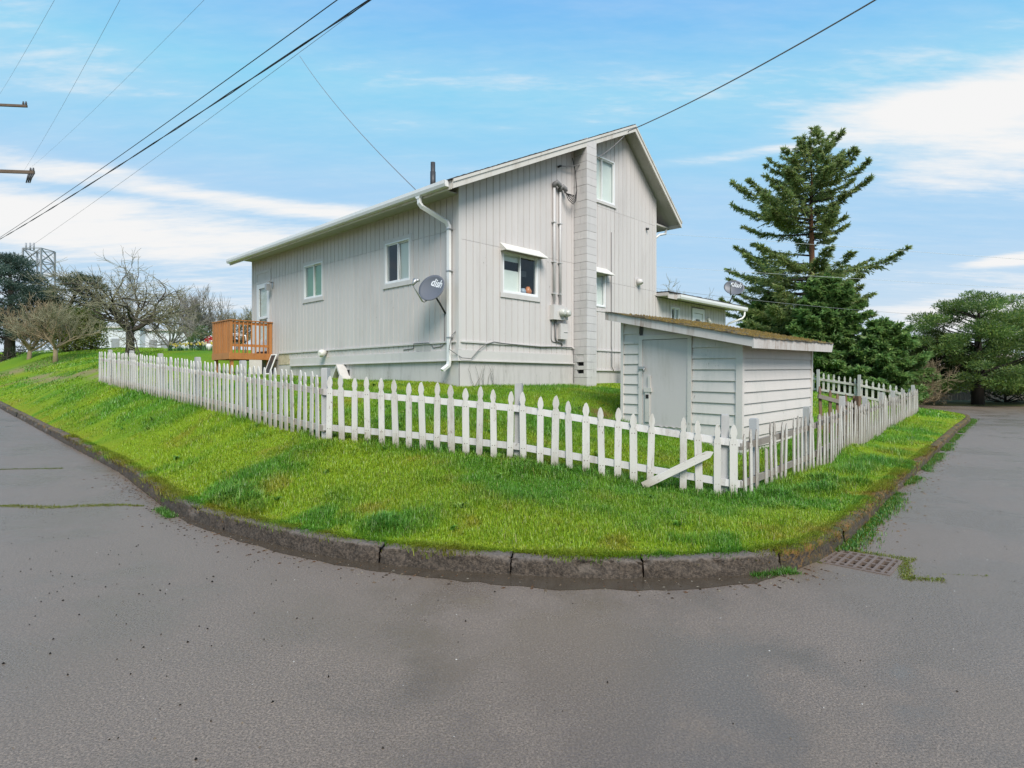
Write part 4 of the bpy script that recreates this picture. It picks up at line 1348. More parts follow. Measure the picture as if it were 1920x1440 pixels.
# ---------------------------------------------------------------- shed
shed = empty('garden_shed', (3.8, 10.0, 0.36), 0, 'white lap-sided garden shed with a grey door and mossy sloping roof', 'shed', rot=(0.015, -0.015, A))
SLn, SWd = 3.3, 2.32
SH0, SH1 = 1.92, 2.39                         # wall heights: low side, high side
sh_top = lambda y: SH0 + (SH1 - SH0) * y / SWd
fr = MB()
fr.box(.0, .05, 0.0, .95, -.25, SH0); fr.box(.0, .05, 1.86, SWd, -.25, SH0 + .4)
fr.prism([(.0, 1.80), (SWd, 1.80), (SWd, SH1), (.0, SH0)], lambda u, v, d: (d, u, v), .05)
fr.box(.05, SLn, 0.0, .05, -.25, SH0); fr.box(.05, SLn, SWd - .05, SWd, -.25, SH1)
fr.prism([(.05, -.25), (SWd - .05, -.25), (SWd - .05, SH1 - .02), (.05, SH0)], lambda u, v, d: (SLn - .05 + d, u, v), .05)
sw = fr.build('wall', M['groove'], shed)
def lap(wall, plane, u0, u1, z0, z1, topf=None, exp=0.19):
    z = z0
    while z < z1 - .02:
        zt = min(z + exp + .012, z1)
        ta, tb = (zt, zt) if topf is None else (min(zt, topf(u0)), min(zt, topf(u1)))
        if max(ta, tb) > z + .03:
            j = random.uniform(-.003, .003); j2 = random.uniform(-.004, .004)
            v = [plane(u0, z + j, .034), plane(u1, z + j2, .034), plane(u1, tb, .008), plane(u0, ta, .008), plane(u0, z + j, .001), plane(u1, z + j2, .001)]
            MB().add(v, [(0, 1, 2, 3), (0, 4, 5, 1)]).add([v[0], v[3], v[4]], [(0, 1, 2)]).add([v[1], v[5], v[2]], [(0, 1, 2)]).build('lap_board', M['shedwall'], wall)
        z += exp
SF = lambda u, v, d: (-d, u, v)
SS = lambda u, v, d: (u, -d, v)
lap(sw, SF, .075, .865, -.12, SH1, lambda y: sh_top(y) - .02)
lap(sw, SF, 1.95, SWd - .03, -.02, SH1, lambda y: sh_top(y) - .02)
lap(sw, SF, .95, 1.86, 2.02, SH1, lambda y: sh_top(y) - .02, 0.16)
lap(sw, SS, .04, SLn - .03, -.12, SH0 - .02)
t = MB(); t.box(-.045, 0.0, -.045, .07, -.25, SH0 + .0); t.box(0, .03, -.045, 0, -.25, SH0); t.build('corner_board', M['shedwall'], shed)
t = MB(); t.box(SLn - .03, SLn + .03, -.045, .0, -.25, SH0); t.build('corner_board', M['shedwall'], shed)
t = MB(); t.box(-.045, 0.0, SWd - .03, SWd + .03, -.2, SH1 - .05); t.build('corner_board', M['shedwall'], shed)
sdo = empty('door'); sdo.parent = shed
MB().box(-.035, .02, .95, 1.86, .30, 1.94).build('door_leaf', M['sheddoor'], sdo)
t = MB()
for (a, b, c, d) in ((.87, .945, -.05, 2.03), (1.865, 1.945, .05, 2.03), (.945, 1.865, 1.95, 2.03)): t.box(-.05, 0, a, b, c, d)
t.build('door_frame', M['shedwall'], sdo)
t = MB(); t.box(-.06, -.036, 1.70, 1.80, .42, 1.0); t.box(-.07, -.036, 1.66, 1.82, .98, 1.06); t.box(-.062, -.036, 1.69, 1.74, 1.06, 1.28)
t.build('patched_jamb', M['picket_worn'], sdo)
t = MB(); t.box(-.066, -.060, 1.72, 1.78, .86, .93); t.build('hole', M['black'], sdo)
t = MB(); t.box(-.075, -.05, 1.80, 1.93, 1.40, 1.45); t.tube([(-.07, 1.80, 1.42), (-.10, 1.80, 1.40), (-.10, 1.80, 1.36)], .014, 6); t.build('latch', M['galv'], sdo)
MB().box(-.03, .0, .95, 1.86, .12, .295).build('threshold', M['shedwall'], sdo)
# peeling lower edge of the door
t = MB()
v = []
for k in range(12):
    y = 1.05 + .05 * k
    v += [(-.037, y, .34), (-.05 - .012 * random.random(), y, .345 + .02 * random.random())]
t.add(v, [(2 * k, 2 * k + 2, 2 * k + 3, 2 * k + 1) for k in range(11)]).build('peeling_veneer', M['picket'], sdo)
# mono-pitch roof
sr = empty('roof'); sr.parent = shed
SX0, SX1, SY0, SY1 = -.27, SLn + .25, -.30, SWd + .22
slz = lambda y: SH0 + .03 + (SH1 - SH0) / SWd * y
MB().prism([(SY0, slz(SY0)), (SY1, slz(SY1)), (SY1, slz(SY1) + .03), (SY0, slz(SY0) + .03)], lambda u, v, d: (SX0 + .02 + d, u, v), SX1 - SX0 - .04).build('roof_deck', M['shedrake'], sr)
MB().prism([(SY0, slz(SY0) - .12), (SY1, slz(SY1) - .12), (SY1, slz(SY1) + .032), (SY0, slz(SY0) + .032)], lambda u, v, d: (SX0 - .02 + d, u, v), .035).build('barge_board', M['shedrake'], sr)
MB().prism([(SY0, slz(SY0) - .12), (SY1, slz(SY1) - .12), (SY1, slz(SY1) + .032), (SY0, slz(SY0) + .032)], lambda u, v, d: (SX1 - .02 + d, u, v), .035).build('barge_board', M['shedrake'], sr)
MB().prism([(SX0 - .02, slz(SY0) - .145), (SX1 + .02, slz(SY0) - .145), (SX1 + .10, slz(SY0) + .03), (SX0 - .02, slz(SY0) + .03)], lambda u, v, d: (u, SY0 - .028 + d, v), .026).build('fascia', M['shedrake'], sr)
m, T, out = new_mat('mossy_shingle')
tcx = T.n('ShaderNodeTexCoord')
n1 = T.noise(tcx.outputs['Object'], 4, 5, .65); n2 = T.noise(tcx.outputs['Object'], 40, 4, .7)
mf = T.ramp(T.m('ADD', T.m('MULTIPLY', n1, .7), T.m('MULTIPLY', n2, .3)), .42, .58)
finish(T, out, T.mix(mf, (0.06, 0.052, 0.045), T.mix(n2, (0.12, 0.088, 0.03), (0.28, 0.205, 0.075))), .95, n2, .9, .02)
M['mossroof'] = m
ncr = 13
for k in range(ncr):
    y0 = SY0 - .05 + (SY1 - SY0 + .06) * k / ncr
    y1 = y0 + (SY1 - SY0) / ncr * 1.25
    t = MB(); v = []; nn = 40
    for j in range(nn + 1):
        x = SX0 - .05 + (SX1 - SX0 + .10) * j / nn
        o = random.uniform(-.012, .012)
        zt = slz(y0) + .05 + random.uniform(-.006, .008)
        v += [(x, y0 + o, zt - .018), (x, y0 + o, zt), (x, y1, slz(y1) + .036)]
    t.add(v, [(3 * j, 3 * j + 3, 3 * j + 4, 3 * j + 1) for j in range(nn)] + [(3 * j + 1, 3 * j + 4, 3 * j + 5, 3 * j + 2) for j in range(nn)] + [(0, 1, 2), (3 * nn, 3 * nn + 2, 3 * nn + 1)])
    t.build('shingle_course', M['mossroof'], sr)
# cushions of moss growing on the shingles
N = 2600
mxp = rng.uniform(SX0, SX1, N); myp = SY0 + (SY1 - SY0) * rng.random(N) ** 1.3
keep = fbm(mxp * 2.2, myp * 2.2, 3, 41) + .18 * (mxp > .9) > .52
mxp, myp = mxp[keep], myp[keep]
vv, ff, cc = [], [], []
for i in range(len(mxp)):
    r_ = random.uniform(.012, .034); o = len(vv); z0_ = slz(myp[i]) + .045
    for k in range(5):
        a = k * 1.2566 + random.random()
        vv.append((mxp[i] + r_ * math.cos(a), myp[i] + r_ * math.sin(a), z0_ - .01))
    vv.append((mxp[i], myp[i], z0_ + r_ * .9))
    ff += [(o + k, o + (k + 1) % 5, o + 5) for k in range(5)]
    cl = random.random()
    cc += [(0.17 + .16 * cl, 0.115 + .10 * cl, 0.02 + .03 * cl)] * 6
ms = np_mesh('moss', np.array(vv), np.array(ff), M['grass'], sr, col=np.array(cc)); ms['kind'] = 'stuff'

# ---------------------------------------------------------------- picket fences
def picket_mesh(name, h, w, mat, style=0, th=0.019, edge=None):
    n_ = w * 0.30
    p = [(-w / 2 * .96, 0), (w / 2 * .96, 0), (w / 2, .05), (w / 2, h - .215), (w / 2 - .010, h - .185), (n_, h - .170), (n_ + .004, h - .155), (w / 2 * .93, h - .115), (w / 2 * .80, h - .07), (w / 2 * .42, h - .02), (0.004, h)]
    p = p + [(-a, b) for a, b in reversed(p[2:-1])]
    if style == 1:                     # plain pointed
        p = [(-w / 2, 0), (w / 2, 0), (w / 2, h - .07), (w * .25, h - .03), (0, h), (-w * .25, h - .03), (-w / 2, h - .07)]
    if style == 2:                     # snapped off
        p = [(-w / 2, 0), (w / 2, 0), (w / 2, h - .05), (w * .12, h - .015), (-w * .1, h - .06), (-w / 2, h)]
    mb = MB()
    n = len(p)
    e = .0025
    cx = 0
    v = [(a, th / 2, b) for a, b in p] + [(a * .95, -th / 2, b if 0 < i_ < n else b) for i_, (a, b) in enumerate(p)] + [(a, -th / 2 + e, b) for a, b in p]
    f = [tuple(range(n - 1, -1, -1)), tuple(range(n, 2 * n))]
    for i_ in range(n):
        j_ = (i_ + 1) % n
        f += [(i_, j_, j_ + 2 * n, i_ + 2 * n), (i_ + 2 * n, j_ + 2 * n, j_ + n, i_ + n)]
    mb.add([(a, b, c) for a, b, c in v], f)
    me = bpy.data.meshes.new(name); me.from_pydata(mb.v, [], mb.f); me.materials.append(mat)
    if edge:
        me.materials.append(edge)
        for p_ in me.polygons[2:]:
            if p_.index % 2 == 0: p_.material_index = 1
    me.update()
    return me


PK = [picket_mesh('picket', .95, w, M['picket']) for w in (.088, .094, .084)]
PKW = [picket_mesh('picket', h, w, M['picket_worn'], edge=M['greywood']) for h, w in ((.90, .082), (.88, .076), (.92, .085))]
PKWP = [picket_mesh('picket', h, .078, M['picket_worn'], 1, edge=M['greywood']) for h in (.90, .86)]
PKB = [picket_mesh('picket', .86, w, M['picket']) for w in (.085, .08)]
PKS = [picket_mesh('picket', .62, .08, M['picket_worn'], 2), picket_mesh('picket', .74, .08, M['picket_worn'], 2)]


def fence(label, path, meshes, spacing, post_at, rail_h, rail_mat, post_mat, post_h, skip=(), special=None, tilt=.02, inner=1, sink=.03, dz=0.0, gname='white picket fences around the yard', name='picket_fence', post_w=.095, end=True):
    """path: list of (x, y); inner=+1: rails and posts on the left of the walking direction"""
    P = [Vector((a, b, 0)) for a, b in path]
    S = [0.0]
    for a, b in zip(P, P[1:]): S.append(S[-1] + (b - a).length)
    def at(s):
        s = min(max(s, 0), S[-1])
        for i in range(len(P) - 1):
            if s <= S[i + 1] + 1e-9:
                d = (P[i + 1] - P[i]).normalized()
                return P[i] + d * (s - S[i]), d
    o0, _ = at(0)
    base = Vector((o0.x, o0.y, zg(o0.x, o0.y)))
    root = empty(name, base, 0, label, 'fence', gname)
    def nrm(d): return Vector((-d.y, d.x, 0)) * inner
    posts = [p if p >= 0 else S[-1] + p for p in post_at]
    for s in posts:
        p, d = at(s)
        q_ = p + nrm(d) * .105
        z = zg(q_.x, q_.y) + dz
        hgt = post_h + random.uniform(-.02, .03)
        mb = MB(); w = post_w / 2
        mb.box(-w, w, -w, w, -.3, hgt - .012).box(-w + .006, w - .006, -w + .006, w - .006, hgt - .012, hgt)
        o = mb.build('post', post_mat, root)
        o.location = Vector((q_.x, q_.y, z)) - base
        o.rotation_euler = (random.uniform(-.012, .012), random.uniform(-.012, .012), math.atan2(d.y, d.x))
    ends = sorted(set([0.0] + posts + [S[-1]]))
    for a, b in zip(ends, ends[1:]):
        if b - a < .15: continue
        n = max(1, int((b - a) / 1.4))
        for rh in rail_h:
            mb = MB()
            for k in range(n):
                s0, s1 = a + (b - a) * k / n, a + (b - a) * (k + 1) / n
                p0, d0 = at(s0); p1, d1 = at(s1)
                d = (p1 - p0).normalized()
                q0 = p0 + nrm(d) * .031; q1 = p1 + nrm(d) * .031
                z0_, z1_ = zg(p0.x, p0.y) + rh + dz, zg(p1.x, p1.y) + rh + dz
                mb.bar(Vector((q0.x, q0.y, z0_)) - base, Vector((q1.x, q1.y, z1_)) - base, .036, .085)
            mb.build('rail', rail_mat, root)
    s = spacing * .5; i = 0
    while s < S[-1]:
        if i not in skip:
            p, d = at(s)
            z = zg(p.x, p.y) - sink + dz
            me = meshes[random.randrange(len(meshes))]
            if special and i in special: me = special[i]
            o = link('picket', me, root)
            jz = random.uniform(-.026, .022)
            o.location = Vector((p.x, p.y, z + jz)) - base
            f = 0 if inner > 0 else math.pi
            o.rotation_euler = (random.uniform(-tilt, tilt), random.uniform(-tilt * 1.6, tilt * 1.6), math.atan2(d.y, d.x) + f)
        i += 1; s = spacing * (i + .5 + random.uniform(-.07, .07))
    return root, at, S


A0, A1 = (-2.68, 8.5), (2.80, 7.3)
fa, atA, SA = fence('white picket fence facing the street corner, with one board fallen against it', [A0, A1], PK, .2005, [0.0, 2.807, 5.41], (.20, .70), M['rail'], M['post'], 1.02, skip=(23,), sink=.02)
fbp = [FB(0), FB(13.7)]
fb, atB, SB = fence('long white picket fence climbing to the left past the orange deck', [fbp[1], fbp[0]], PK, .198, [.9, 3.3, 5.8, 8.3, 10.6], (.18, .70), M['picket_worn'], M['post'], .96, sink=.0)
fc, atC, SC = fence('weathered leaning picket fence along the right-hand street', [A1, (4.1, 8.8), (5.5, 10.35), (9.0, 14.7), (12.0, 18.5), (15.2, 22.5)], PKW + PKWP, .197,
                    [.72, 3.1, 5.6, 8.1, 10.7, 13.2, 15.9, -.5], (.20, .66), M['greywood'], M['post'], .95, skip=(3, 9), special={2: PKWP[1], 4: PKS[0], 7: PKWP[0]}, tilt=.03, sink=.03)
bk0 = (15.2, 22.5); bk1 = (15.2 - .713 * 8, 22.5 + .70 * 8)
fd, atD, SD = fence('pale picket fence across the back of the yard below the fir', [bk0, bk1], PKB, .20, [.15, 1.95, 3.45, 5.4], (.15, .58), M['picket_worn'], M['post'], .98, inner=1, sink=.02)
# stub of bare brown pickets between the shed and the street fence
fe, _, _ = fence('stub of bare brown pickets beside the right side of the shed', [(6.45, 12.72), (7.62, 13.3)], [picket_mesh('picket', .92, .09, M['brownwood'])], .27, [1.2], (.22, .66), M['greywood'], M['brownwood'], .9, inner=-1, dz=.10)
ff_, _, _ = fence('short grey picket gate between the chimney and the shed', [tuple(wl_(5.72, -.35, 0)[:2]), tuple(wl_(6.6, -.6, 0)[:2])], [picket_mesh('picket', .92, .085, M['greywood'])], .19, [.0], (.25, .62), M['greywood'], M['greywood'], .85, inner=-1)
# fallen picket leaning across the fence
fp = link('fallen_picket', picket_mesh('fallen_picket', .95, .09, M['picket'], 1))
px_, dd = atA(4.62)
fp.location = (px_.x - .22, px_.y - .10, zg(px_.x - .22, px_.y - .1) + .05)
fp.rotation_euler = (R(-6), R(63), math.atan2(dd.y, dd.x))
tag(fp, 'fallen white board lying at a slant against the corner fence', 'board')


# ---------------------------------------------------------------- grass
def blade_mesh(name, P, h, w, az_, lean, col, segs, mat=None, parent=None):
    N = len(P)
    d = np.stack([np.cos(az_), np.sin(az_), np.zeros(N)], 1)
    s_ = np.stack([-np.sin(az_), np.cos(az_), np.zeros(N)], 1)
    upv = np.array((0, 0, 1.0))[None]
    hw = (w / 2)[:, None]
    tip = P + upv * (h * (1 - .45 * lean))[:, None] + d * (h * lean)[:, None]
    if segs == 1:
        V_ = np.stack([P - s_ * hw, P + s_ * hw, tip], 1).reshape(-1, 3)
        T_ = (np.arange(N) * 3)[:, None] + np.array([[0, 1, 2]])
        k = 3
    else:
        mid = P + upv * (h * .58)[:, None] + d * (h * lean * .30)[:, None]
        V_ = np.stack([P - s_ * hw, P + s_ * hw, mid - s_ * hw * .75, mid + s_ * hw * .75, tip], 1).reshape(-1, 3)
        T_ = ((np.arange(N) * 5)[:, None, None] + np.array([[0, 1, 2], [1, 3, 2], [2, 3, 4]])[None]).reshape(-1, 3)
        k = 5
    o = np_mesh(name, V_, T_, mat or M['grass'], parent, col=np.repeat(col, k, axis=0))
    return o


# tall tussocks: (x, y, radius, height)
tussocks = [(-3.25, 6.95, .42, .24), (-3.0, 6.72, .30, .22), (-2.75, 6.5, .22, .17), (-1.22, 5.68, .26, .20), (-1.0, 5.6, .18, .16), (.15, 7.55, .45, .17), (.55, 7.45, .30, .17), (-.4, 7.75, .3, .12),
            (.78, 6.2, .10, .12), (3.35, 7.45, .28, .20), (3.7, 7.7, .25, .18), (3.0, 6.9, .3, .14), (4.0, 7.75, .32, .24), (4.35, 8.35, .33, .26), (4.75, 8.2, .25, .22), (5.2, 9.25, .35, .26), (5.7, 9.7, .35, .24), (6.3, 10.4, .4, .24), (6.6, 10.2, .3, .25),
            (7.4, 11.6, .45, .20), (-2.55, 8.25, .35, .13), (-2.0, 8.2, .2, .14), (-3.9, 9.35, .35, .13), (-4.3, 9.7, .3, .12), (-6.5, 11.6, .5, .14), (-9.6, 14.9, .6, .16), (2.2, 7.25, .25, .13), (1.4, 7.35, .2, .13), (-.9, 7.0, .25, .10), (1.9, 6.2, .2, .10),
            (20.2, 27.6, .5, .3), (8.6, 13.4, .5, .18), (-5.3, 8.9, .3, .12), (-2.0, 6.6, .2, .11)]
fence_lines = [(np.array(A0), np.array(A1)), (np.array(FB(0)), np.array(FB(13.7))), (np.array(A1), np.array((5.5, 10.35))), (np.array((5.5, 10.35)), np.array((15.2, 22.5)))]


def seg_dist(x, y, a, b):
    d = b - a; L = np.linalg.norm(d); d = d / L
    t = np.clip((x - a[0]) * d[0] + (y - a[1]) * d[1], 0, L)
    return np.hypot(x - a[0] - d[0] * t, y - a[1] - d[1] * t)


house_poly = [wl_(0, 0, 0)[:2], wl_(13, 0, 0)[:2], wl_(13, 9, 0)[:2], wl_(8, 11, 0)[:2], wl_(0, 10.9, 0)[:2]]
SHM = Matrix.Translation((3.8, 10, 0)) @ Matrix.Rotation(A, 4, 'Z')
shed_poly = [tuple((SHM @ Vector(c))[:2]) for c in ((-.02, -.02, 0), (SLn, -.02, 0), (SLn, SWd, 0), (-.02, SWd, 0))]


def grow(r0, r1, dens, segs, wmul, seed, name='grass'):
    g_ = np.random.default_rng(seed)
    x0, x1, y0, y1 = max(-48, -r1), min(22, r1), 3.5, r1
    n = int((x1 - x0) * (y1 - y0) * dens)
    x = g_.uniform(x0, x1, n); y = g_.uniform(y0, y1, n)
    r = np.hypot(x, y)
    k = (r >= r0) & (r < r1) & (x > -1.0 * y - 1.2) & (x < 0.98 * y + 1.2)
    x, y = x[k], y[k]
    k = inside(LP, x, y)
    x, y = x[k], y[k]
    k = ~inside(house_poly, x, y) & ~inside(shed_poly, x, y)
    # nothing shows behind the house
    behind = (x > -.58 * y) & (x < .36 * y) & (y > 16.5)
    k &= ~behind
    x, y = x[k], y[k]
    ps = path_strip(x, y)
    bare = np.exp(-(((x - 1.75) / .35) ** 2 + ((y - 11.75) / .4) ** 2))
    k = (g_.random(len(x)) > ps * .93) & (g_.random(len(x)) > bare * .95)
    x, y = x[k], y[k]
    N = len(x)
    c, moss = lawn_colour(x, y)
    lush = fbm(x * .8 + 3, y * .8, 3, 51)
    fine_ = fbm(x * 5, y * 5, 2, 52)
    h = (.030 + .055 * np.clip(lush * 1.7 - .25, 0, 1) + .03 * fine_) * (1 - .35 * moss) * g_.uniform(.6, 1.35, N)
    tus = np.zeros(N)
    for (tx, ty, tr, th) in tussocks:
        d = np.hypot(x - tx, y - ty)
        a = np.clip(1.15 - d / tr, 0, 1) ** .6
        h = np.maximum(h, a * th * g_.uniform(.5, 1.15, N) * (g_.random(N) < .85))
        tus = np.maximum(tus, a)
    for a, b in fence_lines:
        d = seg_dist(x, y, a, b)
        h += np.clip(1 - d / .22, 0, 1) * .05 * g_.random(N) * (fbm(x * 2, y * 2, 2, 60) > .42) * 2
    dk = dist_path(x, y)
    h *= np.clip(.45 + (dk - .14) / .6, .45, 1) ** (1 - tus)
    tall = np.clip((h - .08) / .12, 0, 1)[:, None]
    c = c * (1 - .75 * tall) + np.array((0.105, 0.30, 0.042))[None] * .7 * tall
    dry = g_.random(N) < .035
    c[dry] = c[dry] * .4 + np.array((0.36, 0.30, 0.11)) * .6
    c *= g_.uniform(.55, 1.45, N)[:, None]
    c[:, 0] *= g_.uniform(.85, 1.2, N)
    w = (.0042 + .0026 * g_.random(N)) * wmul * (1 + .5 * tall[:, 0])
    lean = np.clip(g_.normal(.42, .28, N), .05, 1.25) + .25 * tus
    azs = g_.uniform(0, 2 * np.pi, N)
    z = zlawn(x, y) + (fbm(x * 2.2, y * 2.2, 3, 4) - .5) * 0.06 * (dk > .4) - .008
    return blade_mesh(name, np.stack([x, y, z], 1), h, w, azs, lean, c, segs)


for i, a in enumerate(((0, 7.2, 9000, 2, 1.0, 1), (7.2, 10.0, 5200, 2, 1.25, 2), (10.0, 14.5, 2300, 1, 2.1, 3), (14.5, 24, 700, 1, 3.6, 4), (24, 52, 130, 1, 8.0, 5))):
    o = grow(*a)
    tag(o, ('short bright green grass of the lawn near the street corner', 'grass of the lawn in front of the picket fence', 'grass growing on the slope in front of the house', 'grass further up the yard and along the right street', 'distant grass up the hill on the left')[i], 'grass', kind='stuff')

# grass and weeds in the right-hand gutter, on the road side of the kerb
g_ = np.random.default_rng(77)
sel = np.where((KP[:, 0] > 2.75) & (KP[:, 1] < 24) & (KP[:, 0] > 0))[0]
n = 26000
ii = g_.choice(sel, n)
off = -np.abs(g_.normal(0, .065, n)) * np.clip(.55 + fbm(KS[ii] * 1.1, np.zeros(n), 3, 71) * 1.1, .3, 1.6)
x = KP[ii, 0] + KN[ii, 0] * off + g_.uniform(-.05, .05, n); y = KP[ii, 1] + KN[ii, 1] * off + g_.uniform(-.05, .05, n)
keep = (fbm(x * 1.6, y * 1.6, 3, 72) > .36) & (np.hypot(x - GR[0], y - GR[1]) > .30)
x, y = x[keep], y[keep]; n = len(x)
mossy = g_.random((n, 1)) < .35
c = np.where(mossy, np.array((0.17, 0.22, 0.015))[None], np.array((0.07, 0.21, 0.025))[None]) * g_.uniform(.7, 1.3, (n, 1))
gg = blade_mesh('grass', np.stack([x, y, zroad(x, y) - .004], 1), g_.uniform(.02, .075, n), np.full(n, .008), g_.uniform(0, 6.28, n), g_.uniform(.2, 1, n), c, 2)
tag(gg, 'weeds and grass growing in the gutter along the right street', 'grass', kind='stuff')

# moss and grass in the joints of the left road, round the drain and at the kerb foot
def road_moss(label, lines, n, wd, hmax, seed, col=(0.16, 0.19, 0.015)):
    g_ = np.random.default_rng(seed)
    X, Y = [], []
    for (a, b) in lines:
        a, b = np.array(a), np.array(b); L = np.linalg.norm(b - a)
        k = int(n * L)
        t = g_.random(k)
        wob = (fbm(t * L * 1.5 + seed, np.zeros(k), 3, seed) - .5) * .22
        d = (b - a) / L; nn = np.array((-d[1], d[0]))
        o = g_.normal(0, 1, k) * wd * np.clip(fbm(t * L * 1.8, np.full(k, 3.3), 3, seed + 1) * 2.2 - .45, .12, 1.4) + wob
        kp = fbm(t * L * 2.6 + 9, np.full(k, 1.3), 2, seed + 2) > .36
        X.append((a[0] + (b[0] - a[0]) * t + nn[0] * o)[kp]); Y.append((a[1] + (b[1] - a[1]) * t + nn[1] * o)[kp])
    x, y = np.concatenate(X), np.concatenate(Y); n_ = len(x)
    c = np.array(col)[None] * g_.uniform(.6, 1.4, (n_, 1)) * np.stack([g_.uniform(.8, 1.25, n_), np.ones(n_), np.ones(n_)], 1)
    o = blade_mesh('moss', np.stack([x, y, zroad(x, y) - .002], 1), g_.uniform(.3, 1, n_) * hmax, np.full(n_, .010), g_.uniform(0, 6.28, n_), g_.uniform(.2, 1.2, n_), c, 1)
    tag(o, label, 'moss', kind='stuff')
road_moss('mossy joint crossing the left road towards the kerb', [((-7.6, 7.15), (-4.55, 7.55)), ((-9.5, 6.9), (-7.6, 7.15))], 1500, .035, .025, 81)
road_moss('grassy cracks further along the left road', [((-10.2, 9.1), (-7.4, 9.9)), ((-12.6, 11.6), (-10.8, 12.1)), ((-16, 14.4), (-13.4, 14.9))], 650, .03, .03, 82, (0.12, 0.17, 0.02))
road_moss('fringe of moss around the storm drain', [(grate_w(-.30, -.34)[:2], grate_w(.34, -.34)[:2]), (grate_w(.34, -.34)[:2], grate_w(.36, .2)[:2]), (grate_w(-.30, .33)[:2], grate_w(.28, .33)[:2]), (grate_w(-.2, -.36)[:2], (3.45, 4.78))], 1500, .03, .022, 83)
road_moss('thin mossy crack crossing the right road', [((3.5, 4.9), (4.6, 4.72)), ((4.6, 4.72), (6.4, 4.5))], 240, .016, .016, 84)
road_moss('tufts at the foot of the kerb near the drain', [((1.95, 4.86), (2.35, 5.0)), ((-4.35, 7.35), (-3.9, 6.95))], 1500, .03, .07, 85, (0.08, 0.2, 0.02))


# ---------------------------------------------------------------- storm drain, gutter water, litter
dr_ = empty('storm_drain', grate_w(0, 0, 0), GR_ROT, 'rusty iron storm drain grate in the gutter at the kerb corner', 'drain')
t = MB()
t.box(-GR_S, GR_S, -GR_S, -GR_S + .03, -.09, .006).box(-GR_S, GR_S, GR_S - .03, GR_S, -.09, .006).box(-GR_S, -GR_S + .03, -GR_S + .03, GR_S - .03, -.09, .006).box(GR_S - .03, GR_S, -GR_S + .03, GR_S - .03, -.09, .006)
t.build('frame', M['rust'], dr_)
for k in range(7):
    y = -GR_S + .03 + .068 * (k + .5)
    MB().box(-GR_S + .03, GR_S - .03, y - .012, y + .012, -.022, .008 + random.uniform(-.002, .003)).build('bar', M['rust'], dr_)
for k in range(3):
    x = -GR_S + .03 + .16 * (k + .5)
    MB().box(x - .014, x + .014, -GR_S + .03, GR_S - .03, -.022, .004).build('cross_bar', M['rust'], dr_)
t = MB(); s_ = GR_S
t.add([(-s_, -s_, -.02), (s_, -s_, -.02), (s_, s_, -.02), (-s_, s_, -.02), (-s_, -s_, -.42), (s_, -s_, -.42), (s_, s_, -.42), (-s_, s_, -.42)], [(4, 5, 6, 7), (0, 4, 5, 1), (1, 5, 6, 2), (2, 6, 7, 3), (3, 7, 4, 0)])
t.build('pit', M['black'], dr_)

m, T, out = new_mat('muddy_water')
tcx = T.n('ShaderNodeTexCoord')
n1 = T.noise(tcx.outputs['Object'], 6, 5, .65); n2 = T.noise(tcx.outputs['Object'], 30, 4, .65)
finish(T, out, T.mix(n1, (0.040, 0.030, 0.021), (0.085, 0.066, 0.048)), T.ramp(n1, .35, .6, .06, .22), T.m('ADD', n1, T.m('MULTIPLY', n2, .4)), .12, .01, spec=.6)
M['mud'] = m
sel = np.where((KP[:, 1] < 9.6) & (KP[:, 0] < 2.55) & (KP[:, 0] > -6.4))[0]
vs, mm = [], 9
for i in sel:
    s_ = KS[i]
    e = min(1.0, (s_ - KS[sel[0]]) / 1.0, (KS[sel[-1]] - s_) / .7)
    xk = KP[i, 0]
    wdt = .72 * (.05 + .30 * math.exp(-((xk - .6) / 2.0) ** 2) + .10 * math.exp(-((xk + 2.6) / 1.2) ** 2)) * e
    wdt *= .45 + .65 * float(fbm(np.array([s_ * 1.7]), np.array([0.5]), 3, 91)[0]) + .5 * float(fbm(np.array([s_ * 9]), np.array([1.5]), 3, 92)[0])
    for k in range(mm):
        o = .03 - (wdt + .03) * k / (mm - 1)
        x = KP[i, 0] + KN[i, 0] * o; y = KP[i, 1] + KN[i, 1] * o
        vs.append((x, y, float(zroad(x, y)) + .006 - .003 * k / (mm - 1)))
ft = []
for a in range(len(sel) - 1):
    for k in range(mm - 1):
        q_ = a * mm + k
        ft += [(q_, q_ + mm, q_ + 1), (q_ + 1, q_ + mm, q_ + mm + 1)]
pud = np_mesh('puddle', np.array(vs), np.array(ft), M['mud'], smooth=True)
tag(pud, kind='structure')

def litter(name, label, X, Y, size, cols, seed, flat=.35, mat=None):
    g_ = np.random.default_rng(seed)
    n = len(X)
    a = g_.uniform(0, 6.28, n); L = size * g_.uniform(.5, 1.4, n); Wd = L * g_.uniform(.35, .9, n); H = L * flat
    ca, sa = np.cos(a), np.sin(a)
    z0 = zroad(X, Y) + .001
    def pt(u, v, w): return np.stack([X + u * ca - v * sa, Y + u * sa + v * ca, z0 + w], 1)
    V_ = np.stack([pt(-L / 2, 0 * L, 0 * L), pt(0 * L, -Wd / 2, 0 * L), pt(L / 2, 0 * L, .15 * H), pt(0 * L, Wd / 2, 0 * L), pt(L * .05, 0 * L, H)], 1).reshape(-1, 3)
    T_ = ((np.arange(n) * 5)[:, None, None] + np.array([[0, 1, 4], [1, 2, 4], [2, 3, 4], [3, 0, 4]])[None]).reshape(-1, 3)
    c = np.array(cols)[g_.integers(0, len(cols), n)] * g_.uniform(.7, 1.3, (n, 1))
    tag(np_mesh(name, V_, T_, mat or M['debris'], col=np.repeat(c, 5, axis=0)), label, 'litter', kind='stuff')

